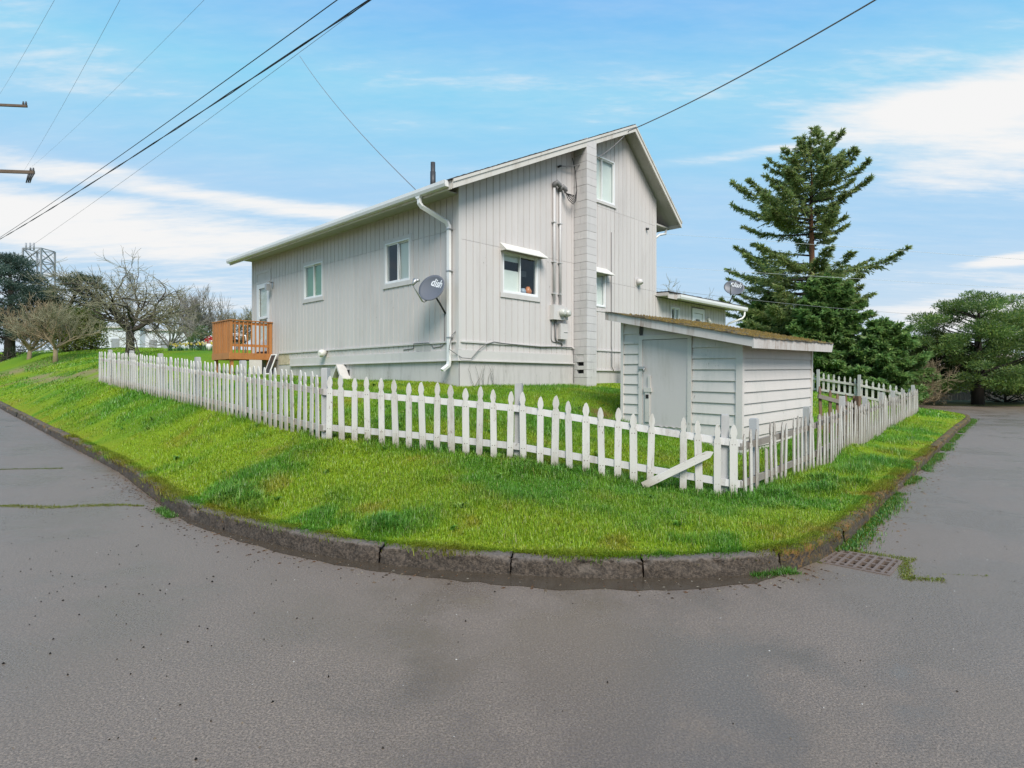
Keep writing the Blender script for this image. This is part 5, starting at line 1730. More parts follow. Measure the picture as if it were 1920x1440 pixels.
g_ = np.random.default_rng(5)
n = 330
X = g_.normal(-3.6, 1.9, n); Y = g_.normal(4.4, 1.3, n)
k = (Y > 1.8) & ~inside(LP, X, Y) & (dist_path(X, Y) > .25)
litter('road_grit', 'loose dark grit scattered on the left road', X[k], Y[k], .014 * np.ones(k.sum()), [(0.015, 0.014, 0.013), (0.03, 0.026, 0.022), (0.012, 0.011, 0.010)], 6, .6)
n = 1500
X = g_.uniform(-9, 9, n); Y = 1.5 + 8 * g_.random(n)
k = ~inside(LP, X, Y) & (dist_path(X, Y) > .22)
litter('road_grit', 'pale chips and grit scattered over the whole road', X[k], Y[k], .011 * np.ones(k.sum()), [(0.30, 0.27, 0.24), (0.03, 0.026, 0.022), (0.22, 0.17, 0.12), (0.45, 0.43, 0.40)], 7, .4)
ii = g_.choice(sel, 900)
off = -np.abs(g_.normal(0, .16, 900)) - .01
X = KP[ii, 0] + KN[ii, 0] * off; Y = KP[ii, 1] + KN[ii, 1] * off
litter('leaf_litter', 'sodden leaves and bark washed along the kerb', X, Y, .030 * np.ones(900), [(0.07, 0.045, 0.028), (0.04, 0.028, 0.018), (0.14, 0.10, 0.065), (0.10, 0.05, 0.025), (0.20, 0.17, 0.13)], 8, .22)
ii = g_.choice(np.where((KP[:, 0] > 2.8) & (KP[:, 1] < 14))[0], 250)
off = -np.abs(g_.normal(0, .2, 250)) - .05
litter('leaf_litter', 'leaf scraps along the right-hand gutter', KP[ii, 0] + KN[ii, 0] * off, KP[ii, 1] + KN[ii, 1] * off, .035 * np.ones(250), [(0.10, 0.06, 0.03), (0.20, 0.13, 0.07)], 9, .2)

# ---------------------------------------------------------------- trees
def needles(A_, D_, n_per, length, width, spread, cols, g_, droop=.25):
    """A_: (S,3) spray starts, D_: (S,3) spray vectors; n_per needle tufts along each"""
    S = len(A_)
    t = g_.random((S, n_per)) ** .8
    P = A_[:, None, :] + D_[:, None, :] * t[..., None]
    P = P.reshape(-1, 3)
    dn = D_ / np.maximum(np.linalg.norm(D_, axis=1, keepdims=True), 1e-6)
    dn = np.repeat(dn, n_per, axis=0)
    N = len(P)
    r = g_.normal(0, spread, (N, 3)); r[:, 2] = r[:, 2] * .7 - droop
    d = dn + r; d /= np.linalg.norm(d, axis=1, keepdims=True)
    s_ = np.cross(d, g_.normal(0, 1, (N, 3))); s_ /= np.maximum(np.linalg.norm(s_, axis=1, keepdims=True), 1e-6)
    L = (length * g_.uniform(.6, 1.4, N))[:, None]; w = (width * g_.uniform(.7, 1.3, N))[:, None]
    V_ = np.stack([P - s_ * w * .5, P + d * L * .45 + s_ * w * .6, P + d * L, P + d * L * .45 - s_ * w * .6], 1).reshape(-1, 3)
    T_ = ((np.arange(N) * 4)[:, None, None] + np.array([[0, 1, 3], [1, 2, 3]])[None]).reshape(-1, 3)
    c = np.array(cols)[g_.integers(0, len(cols), N)]
    return V_, T_, c


def conifer(name, label, base, H, prof, nbr, n_spray, n_per, leaf, cols, seed, z_start=.08, trunk_r=.32, trunk_mat='redbark', rise=.1, tipup=.25, group=None, gap=None, power=1.0, density=1.0, kind='tree'):
    """prof(h, az) -> branch length at height fraction h and azimuth az"""
    g_ = np.random.default_rng(seed)
    root = empty(name, base, 0, label, kind, group)
    mb = MB()
    pts_ = [(g_.normal(0, .02) * H * .02 * k, g_.normal(0, .02) * H * .02 * k, H * k / 10 - (.3 if k == 0 else 0)) for k in range(11)]
    mb.tube(pts_, [max(.02, trunk_r * (1 - k / 10.3)) for k in range(11)], 9)
    mb.build('trunk', M[trunk_mat], root)
    A_, D_, sh = [], [], []
    lm = MB()
    for b in range(nbr):
        h = z_start + (1 - z_start) * ((b + g_.random()) / nbr) ** power
        az_ = b * 2.39996 + g_.normal(0, .35)
        L = prof(h, az_) * g_.uniform(.58, 1.14)
        if gap is not None and g_.random() < gap(h, az_): continue
        if L < .12: L = .12
        z0 = h * H
        d2 = np.array((math.cos(az_), math.sin(az_)))
        n = 7
        pr_ = []
        dr0 = g_.uniform(-.05, .12) + rise
        for k in range(n + 1):
            t = k / n
            z = z0 + L * (dr0 * t - .32 * t * t * (1 - h) + tipup * t ** 3)
            w = d2 * L * t + np.array((-d2[1], d2[0])) * L * .08 * math.sin(t * 3 + b)
            pr_.append((w[0], w[1], z))
        lm.tube(pr_, [max(.008, .018 * L * (1 - k / (n + .5))) for k in range(n + 1)], 4, False)
        pr_ = np.array(pr_)
        ns = max(5, int(n_spray * L * density))
        tt = .12 + .88 * g_.random(ns) ** .75
        idx = tt * n; i0 = np.minimum(idx.astype(int), n - 1); fr_ = (idx - i0)[:, None]
        p = pr_[i0] * (1 - fr_) + pr_[i0 + 1] * fr_
        tan = pr_[i0 + 1] - pr_[i0]; tan /= np.linalg.norm(tan, axis=1, keepdims=True)
        side = np.stack([-d2[1] * np.ones(ns), d2[0] * np.ones(ns), np.zeros(ns)], 1) * np.where(g_.random(ns) < .5, -1, 1)[:, None]
        sl = (.16 + (1 - tt) * L * .33) * g_.uniform(.5, 1.15, ns)
        dv = tan * .75 + side * g_.uniform(.3, 1.0, ns)[:, None]
        dv[:, 2] += g_.normal(-.10, .16, ns)
        dv /= np.linalg.norm(dv, axis=1, keepdims=True)
        A_.append(p); D_.append(dv * sl[:, None])
    lm.build('branches', M['darkbark'], root)
    A_ = np.concatenate(A_); D_ = np.concatenate(D_)
    V_, T_, c = needles(A_, D_, n_per, leaf[0], leaf[1], .55, cols, g_)
    # lighter and darker sprays
    c = c * np.repeat(g_.uniform(.7, 1.35, len(A_)), n_per)[:, None]
    np_mesh('crown', V_, T_, M['leaf'], root, col=np.repeat(c, 4, axis=0))
    return root


FIRC = [(0.20, 0.275, 0.09), (0.25, 0.32, 0.10), (0.165, 0.24, 0.08), (0.32, 0.35, 0.12)]
# big fir: silhouette widths (left, right) in metres at height fraction, as it stands: open in the middle, wide and drooping below
fir_h = [0.0, .06, .15, .25, .33, .40, .47, .52, .56, .61, .66, .72, .78, .84, .9, .96, 1.0]
fir_l = [3.6, 5.2, 5.6, 5.6, 5.2, 5.0, 5.4, 5.3, 4.4, 4.2, 4.9, 4.4, 3.0, 2.4, 1.5, .8, .2]
fir_r = [3.6, 5.4, 5.4, 4.4, 4.0, 4.8, 6.8, 5.0, 2.4, 3.6, 2.0, 3.0, 3.6, 3.2, 2.3, 1.2, .2]
def fir_prof(h, a):
    l = np.interp(h, fir_h, fir_l); r = np.interp(h, fir_h, fir_r)
    k = .5 + .5 * math.cos(a)
    return float(l * (1 - k) + r * k)
def fir_gap(h, a):
    front = math.sin(a) < .25
    if .47 < h < .60: return .86 if front else .30
    return .12 if h >= .60 else (.15 if h > .38 else 0)
FY = 40.0
conifer('fir_tree', 'tall dark fir tree with a bare red trunk section behind the yard', ((1521 - 960) / 1127 * FY, FY, .6), 17.6, fir_prof, 212, 20, 12, (.26, .055), FIRC, 11, z_start=.05, trunk_r=.34, gap=fir_gap, rise=.06, tipup=.30)
CEDC = [(0.15, 0.27, 0.075), (0.19, 0.31, 0.085), (0.12, 0.23, 0.065), (0.24, 0.34, 0.10)]
cprof = lambda s_: (lambda h, a: s_ * (1 - h) ** .62 * (.85 + .3 * math.sin(3 * a + 5 * h)) * min(1, .55 + h * 4))
conifer('cedar_tree', 'dense green evergreen filling the gap right of the fir', ((1652 - 960) / 1127 * 34, 34, .3), 4.6, cprof(2.9), 170, 24, 14, (.26, .085), CEDC, 12, z_start=.03, trunk_r=.2, trunk_mat='darkbark', tipup=.2, power=1.25)
conifer('cedar_tree', 'dense green evergreen directly below the fir trunk behind the shed', ((1545 - 960) / 1127 * 36, 36, .5), 7.2, cprof(3.8), 210, 24, 14, (.27, .09), CEDC, 13, z_start=.03, trunk_r=.22, trunk_mat='darkbark', tipup=.2, power=1.2)
conifer('cedar_tree', 'dense green evergreen behind the roof of the low wing', ((1440 - 960) / 1127 * 41, 41, .8), 6.4, cprof(3.6), 180, 22, 13, (.28, .09), CEDC, 14, z_start=.03, trunk_r=.22, trunk_mat='darkbark', tipup=.2, power=1.2)


def pad_tree(name, label, base, trunk, pads, leaf, n_leaf, cols, seed, bark='darkbark', limb_from=.35, group=None, kind='tree', flat=.45):
    """trunk: list of (x,y,z,r); pads: (x,y,z,r) foliage clumps each carried by a limb"""
    g_ = np.random.default_rng(seed)
    root = empty(name, base, 0, label, kind, group)
    mb = MB(); mb.tube([p[:3] for p in trunk], [p[3] for p in trunk], 9); mb.build('trunk', M[bark], root)
    tp = np.array([p[:3] for p in trunk])
    lm = MB(); VV, TT, CC = [], [], []; o = 0
    for (x, y, z, r) in pads:
        # limb leaves the trunk below the pad
        zt = max(tp[0, 2] + (tp[-1, 2] - tp[0, 2]) * limb_from, z - .45 * math.hypot(x, y) - .2)
        zt = min(zt, tp[-1, 2])
        sx_ = np.interp(zt, tp[:, 2], tp[:, 0]); sy_ = np.interp(zt, tp[:, 2], tp[:, 1])
        lm.tube([(sx_, sy_, zt), (sx_ + (x - sx_) * .5, sy_ + (y - sy_) * .5, zt + (z - zt) * .35 + .05), (x, y, z - r * flat * .5)], [.05 + .012 * r, .035, .012], 5, False)
        N = int(n_leaf * r * r)
        u = g_.normal(0, 1, (N, 3)); u /= np.linalg.norm(u, axis=1, keepdims=True)
        rad = g_.random(N) ** .45
        lump = .78 + .45 * fbm(u[:, 0] * 2.2 + x * 3, u[:, 1] * 2.2 + u[:, 2] * 1.7 + y, 3, seed)
        P = u * (rad * lump)[:, None] * np.array((r, r, r * flat))[None]
        d = u * .8 + g_.normal(0, .5, (N, 3)); d[:, 2] += .35; d /= np.linalg.norm(d, axis=1, keepdims=True)
        V_, T_, c = needles(P + np.array((x, y, z))[None], d * .02, 1, leaf[0], leaf[1], .35, cols, g_, 0)
        c = c * g_.uniform(.75, 1.3)
        VV.append(V_); TT.append(T_ + o); CC.append(np.repeat(c, 4, axis=0)); o += len(V_)
    lm.build('branches', M[bark], root)
    np_mesh('crown', np.concatenate(VV), np.concatenate(TT), M['leaf'], root, col=np.concatenate(CC))
    return root


PINC = [(0.115, 0.21, 0.05), (0.16, 0.26, 0.055), (0.085, 0.165, 0.045), (0.23, 0.31, 0.065)]
pg = np.random.default_rng(31)
def crown_pads(n, rx, ry, z0, z1, rmin, rmax, g_, top=.6):
    out_ = []
    for i in range(n):
        t = (i + .5) / n
        z = z0 + (z1 - z0) * t
        k = math.sqrt(max(.03, 1 - max(0, (t - .28) / .72) ** 2)) * (.72 + .28 * min(1, t / .25))
        a = i * 2.39996 + g_.normal(0, .3); rr = g_.uniform(.35, 1.0) ** .6
        out_.append((rx * k * rr * math.cos(a), ry * k * rr * math.sin(a), z + g_.normal(0, .12), g_.uniform(rmin, rmax) * (1 - .25 * t)))
    return out_
PX, PY = (1833 - 960) / 1127 * 37, 37.0
pad_tree('pine_tree', 'broad round-topped green pine across the right-hand street', (PX, PY, .02), [(0, 0, -.3, .38), (0, 0, 1.2, .30), (.1, .1, 2.6, .25), (.0, 0, 4.6, .14), (.1, 0, 6.1, .05)], crown_pads(80, 4.3, 3.9, .9, 6.6, .7, 1.35, pg), (.19, .036), 1000, PINC, 32, limb_from=.28, flat=.34)
pad_tree('pine_tree', 'second round pine half out of frame at the right edge', (PX + 5.6, PY + 1.0, .05), [(0, 0, -.3, .34), (0, 0, 1.5, .28), (.1, .1, 3.0, .2), (0, 0, 5.6, .05)], crown_pads(60, 4.0, 3.6, 1.0, 6.0, .8, 1.3, pg), (.19, .036), 1000, PINC, 33, limb_from=.28, flat=.34)
pad_tree('pine_tree', 'slim leaning dark pine left of the round pine across the street', ((1742 - 960) / 1127 * 38, 38, .03), [(-.5, 0, -.3, .22), (-.2, 0, 1.0, .18), (.2, 0, 2.2, .13), (.6, 0, 4.0, .05)], [(a * .6 + .6, b * .6, c * .8 + .9, d * .8) for a, b, c, d in crown_pads(26, 3.4, 3.0, 1.4, 4.4, .7, 1.1, pg)], (.19, .04), 900, [(0.06, 0.085, 0.018), (0.06, 0.10, 0.02)], 34, limb_from=.2)
pad_tree('shrub', 'dark low evergreen shrub under the right-hand pine', ((1885 - 960) / 1127 * 39, 39, .03), [(0, 0, -.1, .1), (0, 0, .5, .06), (0, 0, 1.0, .03)], crown_pads(16, 1.9, 1.2, .35, 1.3, .5, .8, pg), (.14, .05), 420, [(0.02, 0.045, 0.016), (0.03, 0.06, 0.02)], 35, limb_from=.05, kind='shrub')
BLUC = [(0.060, 0.105, 0.075), (0.085, 0.135, 0.10), (0.045, 0.080, 0.055), (0.11, 0.155, 0.115)]
CY = 46.0
def left_at(px, Y, dz=0): return ((px - 960) / 1127 * Y, Y, zg((px - 960) / 1127 * Y, Y) + dz)
pad_tree('cedar_tree', 'blue-green spreading cedar at the left edge', left_at(18, CY), [(0, 0, -.3, .40), (0, 0, 2, .33), (.1, 0, 4, .22), (0, 0, 7.6, .05)], [(x * (1.25 - z / 14), y, z, r) for x, y, z, r in crown_pads(70, 3.5, 3.2, 1.9, 7.9, .65, 1.15, pg)], (.22, .045), 800, BLUC, 36, bark='bark', limb_from=.25)
pad_tree('fir_tree', 'dark evergreen with a drooping top behind the bare fruit trees', left_at(118, 47), [(0, 0, -.3, .3), (0, 0, 2, .25), (.5, 0, 4, .16), (1.6, 0, 6.2, .05)], [(x + max(0, z - 3) * .55, y, z, r) for x, y, z, r in crown_pads(44, 2.9, 2.4, 1.7, 6.4, .6, 1.0, pg)], (.2, .045), 800, [(0.055, 0.075, 0.035), (0.06, 0.09, 0.04), (0.09, 0.11, 0.05)], 37, bark='bark', limb_from=.25)
# clipped arborvitae columns
ARB = [(0.11, 0.15, 0.028), (0.14, 0.17, 0.035), (0.085, 0.125, 0.025), (0.19, 0.19, 0.05)]
for i, (px, w, hgt) in enumerate(((124, 1.05, 2.5), (148, 1.1, 2.7), (171, 1.05, 2.65))):
    b = left_at(px, 37)
    pd = [(w * .55 * math.cos(k * 2.4) * (1 - .55 * (k / 22) ** 3), w * .55 * math.sin(k * 2.4) * (1 - .55 * (k / 22) ** 3), .25 + (hgt - .5) * k / 22, .46) for k in range(23)]
    pad_tree('arborvitae', ('left of three clipped brown-green arborvitae beyond the fruit trees', 'middle of three clipped brown-green arborvitae beyond the fruit trees', 'right of three clipped brown-green arborvitae, nearest the white building')[i], b, [(0, 0, -.1, .10), (0, 0, 1, .07), (0, 0, hgt - .3, .03)], pd, (.12, .05), 900, ARB, 40 + i, bark='bark', limb_from=.05, group='clipped arborvitae columns', kind='shrub', flat=.85)
pad_tree('shrub', 'low dark brush beneath the blue-green cedar', left_at(14, 44), [(0, 0, -.1, .08), (0, 0, .4, .05), (0, 0, .8, .03)], crown_pads(12, 2.0, .8, .3, .9, .4, .6, pg), (.12, .05), 500, [(0.03, 0.05, 0.02), (0.05, 0.055, 0.03)], 45, limb_from=.05, kind='shrub')
pad_tree('shrub', 'rounded green garden shrub left of the orange deck', left_at(378, 31), [(0, 0, -.1, .06), (0, 0, .4, .04), (0, 0, .8, .02)], crown_pads(12, .6, .5, .25, 1.1, .3, .42, pg), (.09, .035), 1200, [(0.07, 0.13, 0.03), (0.10, 0.14, 0.05)], 46, limb_from=.05, kind='shrub')


def bare_tree(name, label, base, th, r0, seed, spread=.75, levels=5, first=5, ln=1.5, upb=.25, mat='bark', tipmat=None, lean=(0, 0), flat=.6, twigs=3, tip_r=.006, group=None, kind='tree', shrink=.74, nseg=4):
    rr = random.Random(seed)
    root = empty(name, base, 0, label, kind, group)
    tm, lm, tw = MB(), MB(), MB()
    def rv(): return Vector((rr.gauss(0, 1), rr.gauss(0, 1), rr.gauss(0, 1)))
    top = Vector((lean[0] * th, lean[1] * th, th))
    tm.tube([(0, 0, -.2), tuple(top * .4 + Vector((rr.gauss(0, .04), 0, 0))), tuple(top)], [r0 * 1.15, r0 * .9, r0 * .78], 9)
    def grow_(p, d, L, r, lv):
        pts_ = [p]; dd = d.copy()
        for k in range(nseg):
            dd = (dd + rv() * .20 + Vector((0, 0, upb * .22))).normalized()
            pts_.append(pts_[-1] + dd * (L / nseg))
        rs = [r * (1 - .42 * k / nseg) for k in range(nseg + 1)]
        mb = lm if lv > 1 else tw
        mb.tube(pts_, rs, 6 if lv > 2 else (4 if lv > 0 else 3), False)
        if lv <= 0: return
        nch = 3 if lv > 1 else twigs
        for c in range(nch):
            k = rr.randint(max(1, nseg // 2 - 1), nseg)
            nd = (dd * .75 + rv() * spread * .62)
            nd.z = nd.z * flat + upb * .5
            grow_(pts_[k], nd.normalized(), L * shrink * rr.uniform(.75, 1.15), max(tip_r, rs[k] * .66), lv - 1)
        nd = dd + rv() * .2
        grow_(pts_[-1], nd.normalized(), L * shrink, max(tip_r, rs[-1] * .85), lv - 1)
    for i in range(first):
        a = 2 * math.pi * (i + rr.uniform(-.25, .25)) / first
        d = Vector((math.cos(a) * spread, math.sin(a) * spread, rr.uniform(.45, .9)))
        grow_(top - Vector((0, 0, rr.uniform(0, .12) * th)), d.normalized(), ln * rr.uniform(.8, 1.15), r0 * .52, levels)
    tm.build('trunk', M[mat], root)
    lm.build('branches', M[mat], root)
    tw.build('twigs', M[tipmat or mat], root)
    return root


bare_tree('apple_tree', 'bare spreading apple tree with lichened branches behind the left fence', left_at(244, 24), 1.0, .17, 3, spread=1.25, levels=4, first=7, ln=1.5, upb=.12, mat='bark', tipmat='lichenbark', flat=.7, twigs=4, tip_r=.008, group='bare fruit trees')
bare_tree('fruit_tree', 'pale bare fruit tree with forked tan stems left of the apple tree', left_at(104, 33), .75, .13, 4, spread=.62, levels=4, first=5, ln=1.22, upb=.42, mat='tanbark', tipmat='lichenbark', flat=.8, twigs=4, tip_r=.010, group='bare fruit trees')
bare_tree('fruit_tree', 'small bare brown fruit tree nearest the left edge', left_at(56, 36), .8, .14, 5, spread=.62, levels=4, first=5, ln=1.2, upb=.40, mat='tanbark', tipmat='tanbark', flat=.8, twigs=4, tip_r=.011, group='bare fruit trees')
bare_tree('bare_tree', 'upright grey bare tree beyond the garden, right of the apple tree', left_at(358, 52), .6, .22, 6, spread=.6, levels=4, first=6, ln=1.9, upb=.55, mat='greybranch', tipmat='greybranch', flat=.95, twigs=3, tip_r=.016, group='bare trees beyond the garden')
bare_tree('bare_tree', 'low fan of leaning bare stems between the apple tree and the garden', left_at(318, 48), .35, .16, 9, spread=.9, levels=3, first=7, ln=1.8, upb=.4, mat='greybranch', tipmat='greybranch', flat=.95, twigs=3, tip_r=.016, group='bare trees beyond the garden')
bare_tree('bare_tree', 'rounded olive-grey bare tree beside the left corner of the house', left_at(447, 56), .9, .25, 7, spread=.75, levels=4, first=7, ln=1.75, upb=.42, mat='greybranch', tipmat='lichenbark', flat=.95, twigs=4, tip_r=.017, group='bare trees beyond the garden')
bare_tree('bare_tree', 'thin bare tree just left of the deck, far behind', left_at(405, 54), .6, .16, 8, spread=.6, levels=3, first=5, ln=1.7, upb=.5, mat='greybranch', tipmat='greybranch', flat=.95, twigs=3, tip_r=.016, group='bare trees beyond the garden')
bare_tree('bare_tree', 'lichened bare treetop showing above the wing roof', ((1243 - 960) / 1127 * 36, 36, 1.2), 2.2, .2, 10, spread=.8, levels=4, first=6, ln=1.5, upb=.3, mat='bark', tipmat='lichenbark', flat=.8, twigs=4, tip_r=.012)
bare_tree('bare_shrub', 'tan leafless shrub between the fence end and the pine', ((1722 - 960) / 1127 * 34.5, 34.5, .1), .2, .06, 11, spread=.7, levels=4, first=8, ln=.9, upb=.3, mat='tanbark', tipmat='tanbark', flat=.9, twigs=3, tip_r=.008, kind='shrub')
bare_tree('bare_shrub', 'low tan bramble at the foot of the leaning pine', ((1752 - 960) / 1127 * 36.5, 36.5, .1), .1, .05, 12, spread=1.0, levels=3, first=9, ln=.6, upb=.1, mat='tanbark', tipmat='tanbark', flat=.7, twigs=4, tip_r=.008, kind='shrub')

# ---------------------------------------------------------------- flower bed
fl = np.random.default_rng(61)
X, Y, Z = [], [], []
for i in range(46):
    px = fl.uniform(318, 398); Yd = fl.uniform(25.3, 28)
    X.append((px - 960) / 1127 * Yd); Y.append(Yd)
X, Y = np.array(X), np.array(Y); Z = zlawn(X, Y)
n = len(X) * 6
xs = np.repeat(X, 6) + fl.normal(0, .04, n); ys = np.repeat(Y, 6) + fl.normal(0, .04, n); zs = np.repeat(Z, 6)
tag(blade_mesh('daffodil_leaves', np.stack([xs, ys, zs], 1), fl.uniform(.18, .32, n), np.full(n, .022), fl.uniform(0, 6.28, n), fl.uniform(.1, .5, n), np.array((0.07, 0.19, 0.05))[None] * fl.uniform(.7, 1.3, (n, 1)), 2), 'green daffodil leaves in the flower bed left of the deck', 'flowers', kind='stuff')
vv, ff, cc = [], [], []
for i in range(len(X)):
    c0 = Vector((X[i], Y[i], Z[i] + fl.uniform(.27, .40))); r_ = fl.uniform(.045, .075); o = len(vv)
    yel = fl.random() < .5
    col_ = (0.75, 0.62, 0.08) if yel else (0.78, 0.76, 0.62)
    vv.append(tuple(c0 + Vector((0, -.03, 0)))); cc.append((0.75, 0.5, 0.05))
    for k in range(12):
        a = k * math.pi / 6; q_ = r_ * (1 if k % 2 else .55)
        vv.append((c0.x + q_ * math.cos(a), c0.y, c0.z + q_ * math.sin(a))); cc.append(col_)
    ff += [(o, o + 1 + k, o + 1 + (k + 1) % 12) for k in range(12)]
tag(np_mesh('daffodils', np.array(vv), np.array(ff), M['grass'], col=np.array(cc)), 'yellow and white daffodil heads in the bed left of the deck', 'flowers', kind='stuff')
rb = left_at(393, 27.2)
rs_ = empty('flower_pot', rb, 0, 'red and white flowers in a pot against the deck corner', 'flowers')
MB().tube([(0, 0, 0), (0, 0, .12), (0, 0, .30)], [.11, .14, .17], 12).build('pot', M['vinyl'], rs_)
vv, ff = [], []
for i in range(70):
    u = fl.normal(0, 1, 3); u /= np.linalg.norm(u); p = u * .2 * fl.random() ** .4 + np.array((0, 0, .46)); d = fl.normal(0, .05, (3, 3)); o = len(vv)
    vv += [tuple(p + d[0]), tuple(p + d[1]), tuple(p + d[2])]; ff.append((o, o + 1, o + 2))
MB().add(vv[:150], ff[:50]).build('red_blooms', M['red'], rs_)
MB().add(vv[150:], [tuple(i - 150 for i in f) for f in ff[50:]]).build('white_blooms', M['vinyl'], rs_)

# ---------------------------------------------------------------- far buildings and steel
def at_px(px, Y): return (px - 960) / 1127 * Y
BY = 68.0
b0, b1 = at_px(186, BY), at_px(262, BY); b2 = at_px(345, BY)
gz = 3.9
fbld = empty('substation_building', (b0, BY, gz), 0, 'long low white building beyond the hedge on the left', 'building')
hgt = 1.6 + 96 / 1127 * BY - gz
MB().box(0, b1 - b0, 0, 8, -1, hgt).build('wall', M['farwall'], fbld)
MB().box(b1 - b0, b2 - b0, 1.0, 8, -1, hgt - .25).build('wall', M['farwall'], fbld)
MB().box(-.2, b1 - b0 + .2, -.25, 8.2, hgt, hgt + .18).build('roof', M['trim'], fbld)
MB().box(b1 - b0 + .2, b2 - b0 + .2, .75, 8.2, hgt - .25, hgt - .08).build('roof', M['trim'], fbld)
MB().box(at_px(209, BY) - b0, at_px(224, BY) - b0, -.04, -.002, -1, hgt - 1.2).build('door', M['steel'], fbld)
for px in (199, 236): MB().box(at_px(px, BY) - b0, at_px(px, BY) - b0 + .12, -.03, -.001, -1, hgt).build('panel_joint', M['steel'], fbld)
for px in (270, 292, 316): MB().box(at_px(px, BY) - b0, at_px(px + 14, BY) - b0, .96, .999, .3, hgt - 1.3).build('window', M['steel'], fbld)
MB().tube([(at_px(206, BY) - b0, 5, hgt), (at_px(206, BY) - b0, 5, hgt + .9), (at_px(206, BY) - b0, 5, hgt + 1.3)], [.75, .75, .1], 16).build('roof_tank', M['farwall'], fbld)


def lattice(label, px0, px1, ytop, Y, ybot=660, cells=7, r=.07, posts=()):
    x0, x1 = at_px(px0, Y), at_px(px1, Y); w = x1 - x0
    z0 = 1.6 + (711 - ybot) / 1127 * Y; z1 = 1.6 + (711 - ytop) / 1127 * Y
    root = empty('steel_tower', (x0, Y, z0), 0, label, 'tower', 'substation steelwork on the left')
    for (a, b) in ((0, 0), (w, 0), (0, w), (w, w)):
        MB().bar((a, b, -2), (a, b, z1 - z0), r * 2, r * 2).build('leg', M['steel'], root)
    mb = MB(); h = (z1 - z0) / cells
    for k in range(cells):
        za, zb = k * h, (k + 1) * h
        for b in (0, w):
            mb.bar((0, b, za), (w, b, zb), r * 1.2, r * 1.2).bar((w, b, za), (0, b, zb), r * 1.2, r * 1.2).bar((0, b, zb), (w, b, zb), r * 1.2, r * 1.2)
            mb.bar((b, 0, za), (b, w, zb), r * 1.2, r * 1.2).bar((b, w, za), (b, 0, zb), r * 1.2, r * 1.2).bar((b, 0, zb), (b, w, zb), r * 1.2, r * 1.2)
    mb.build('bracing', M['steel'], root)
    for k, pxx in enumerate(posts):
        xx = at_px(pxx, Y) - x0
        MB().tube([(xx, w / 2, z1 - z0), (xx, w / 2, z1 - z0 + 1.1)], .12, 6).build('insulator', M['steel'], root)
    return root
lattice('square lattice steel tower rising behind the cedar on the far left', 43, 77, 465, 92, cells=8, r=.10, posts=(35, 43, 50))
lattice('slim grey lattice column behind the apple tree', 238, 245, 512, 80, cells=22, r=.03)
lattice('slim grey lattice column behind the bare trees beside the garden', 340, 348, 560, 78, cells=18, r=.03)
# beam of the switchyard
xa, xb = at_px(240, 79), at_px(345, 79)
sb = MB(); zb = 1.6 + (711 - 560) / 1127 * 79
sb.bar((xa, 79, zb), (xb, 79, zb), .12, .12).bar((xa, 79, zb + .6), (xb, 79, zb + .6), .12, .12)
for k in range(10): sb.bar((xa + (xb - xa) * k / 10, 79, zb), (xa + (xb - xa) * (k + 1) / 10, 79, zb + .6), .08, .08)
tag(sb.build('steel_beam', M['steel']), 'horizontal lattice beam between the slim grey columns', 'beam', 'substation steelwork on the left')

# board fence and house beyond the pines
wf = empty('board_fence', (24.5, 43.0, .1), 0, 'weathered grey board fence behind the pines across the street', 'fence')
for k in range(110):
    x = k * .205
    MB().box(x, x + .185, -.01 + random.uniform(-.006, .006), .012, -.1, 1.72 + random.uniform(-.03, .03)).build('board', M['greywood'], wf)
for z in (.4, 1.35): MB().box(0, 22.6, .014, .055, z, z + .09).build('rail', M['greywood'], wf)
nh = empty('neighbour_house', (30, 52, 0), 0, 'low tan house half hidden behind the pines', 'house')
MB().box(0, 16, 0, 8, 0, 2.6).build('wall', plain_mat('tan_stucco', (0.45, 0.37, 0.32), .9), nh)
MB().prism([(-.6, 2.55), (8.6, 2.55), (4, 4.1)], lambda u, v, d: (-.5 + d, u, v), 17).build('roof', plain_mat('brown_roof', (0.28, 0.21, 0.18), .9), nh)
for x in (3, 8, 12): MB().box(x, x + 1.3, -.03, -.002, 1.0, 2.1).build('window', M['steel'], nh)
# ---------------------------------------------------------------- poles and wires
up_ = empty('utility_pole', (-31.8, 35.2, zg(-31.8, 35.2)), R(6), 'wooden utility pole at the left edge with two crossarms reaching into view', 'pole')
zb0 = zg(-31.8, 35.2)
MB().tube([(0, 0, -1), (0, 0, 19.5 - zb0)], [.19, .13], 10).build('pole', M['polewood'], up_)
for z, L, r in ((17.75, 3.15, .11), (13.85, 3.55, .16)):
    arm = MB().box(-L, L, -.06, .06, z - zb0 - r / 2 - .02, z - zb0 + r / 2).build('crossarm', M['polewood'], up_)
    for x in (-L + .2, -1.2, 1.2, L - .2, L - .05):
        MB().tube([(x, 0, z - zb0), (x, 0, z - zb0 + .12), (x, 0, z - zb0 + .26)], [.03, .06, .035], 7).build('insulator', M['darkmetal'], arm)
t = MB()
for k in range(3): t.tube([(3.5 - .12 * k, 0, 13.75 - zb0), (3.42 - .1 * k, -.05, 13.5 - zb0), (3.3 - .1 * k, 0, 13.2 - zb0)], [.06, .05, .03], 6)
t.build('clamp', M['darkmetal'], up_)

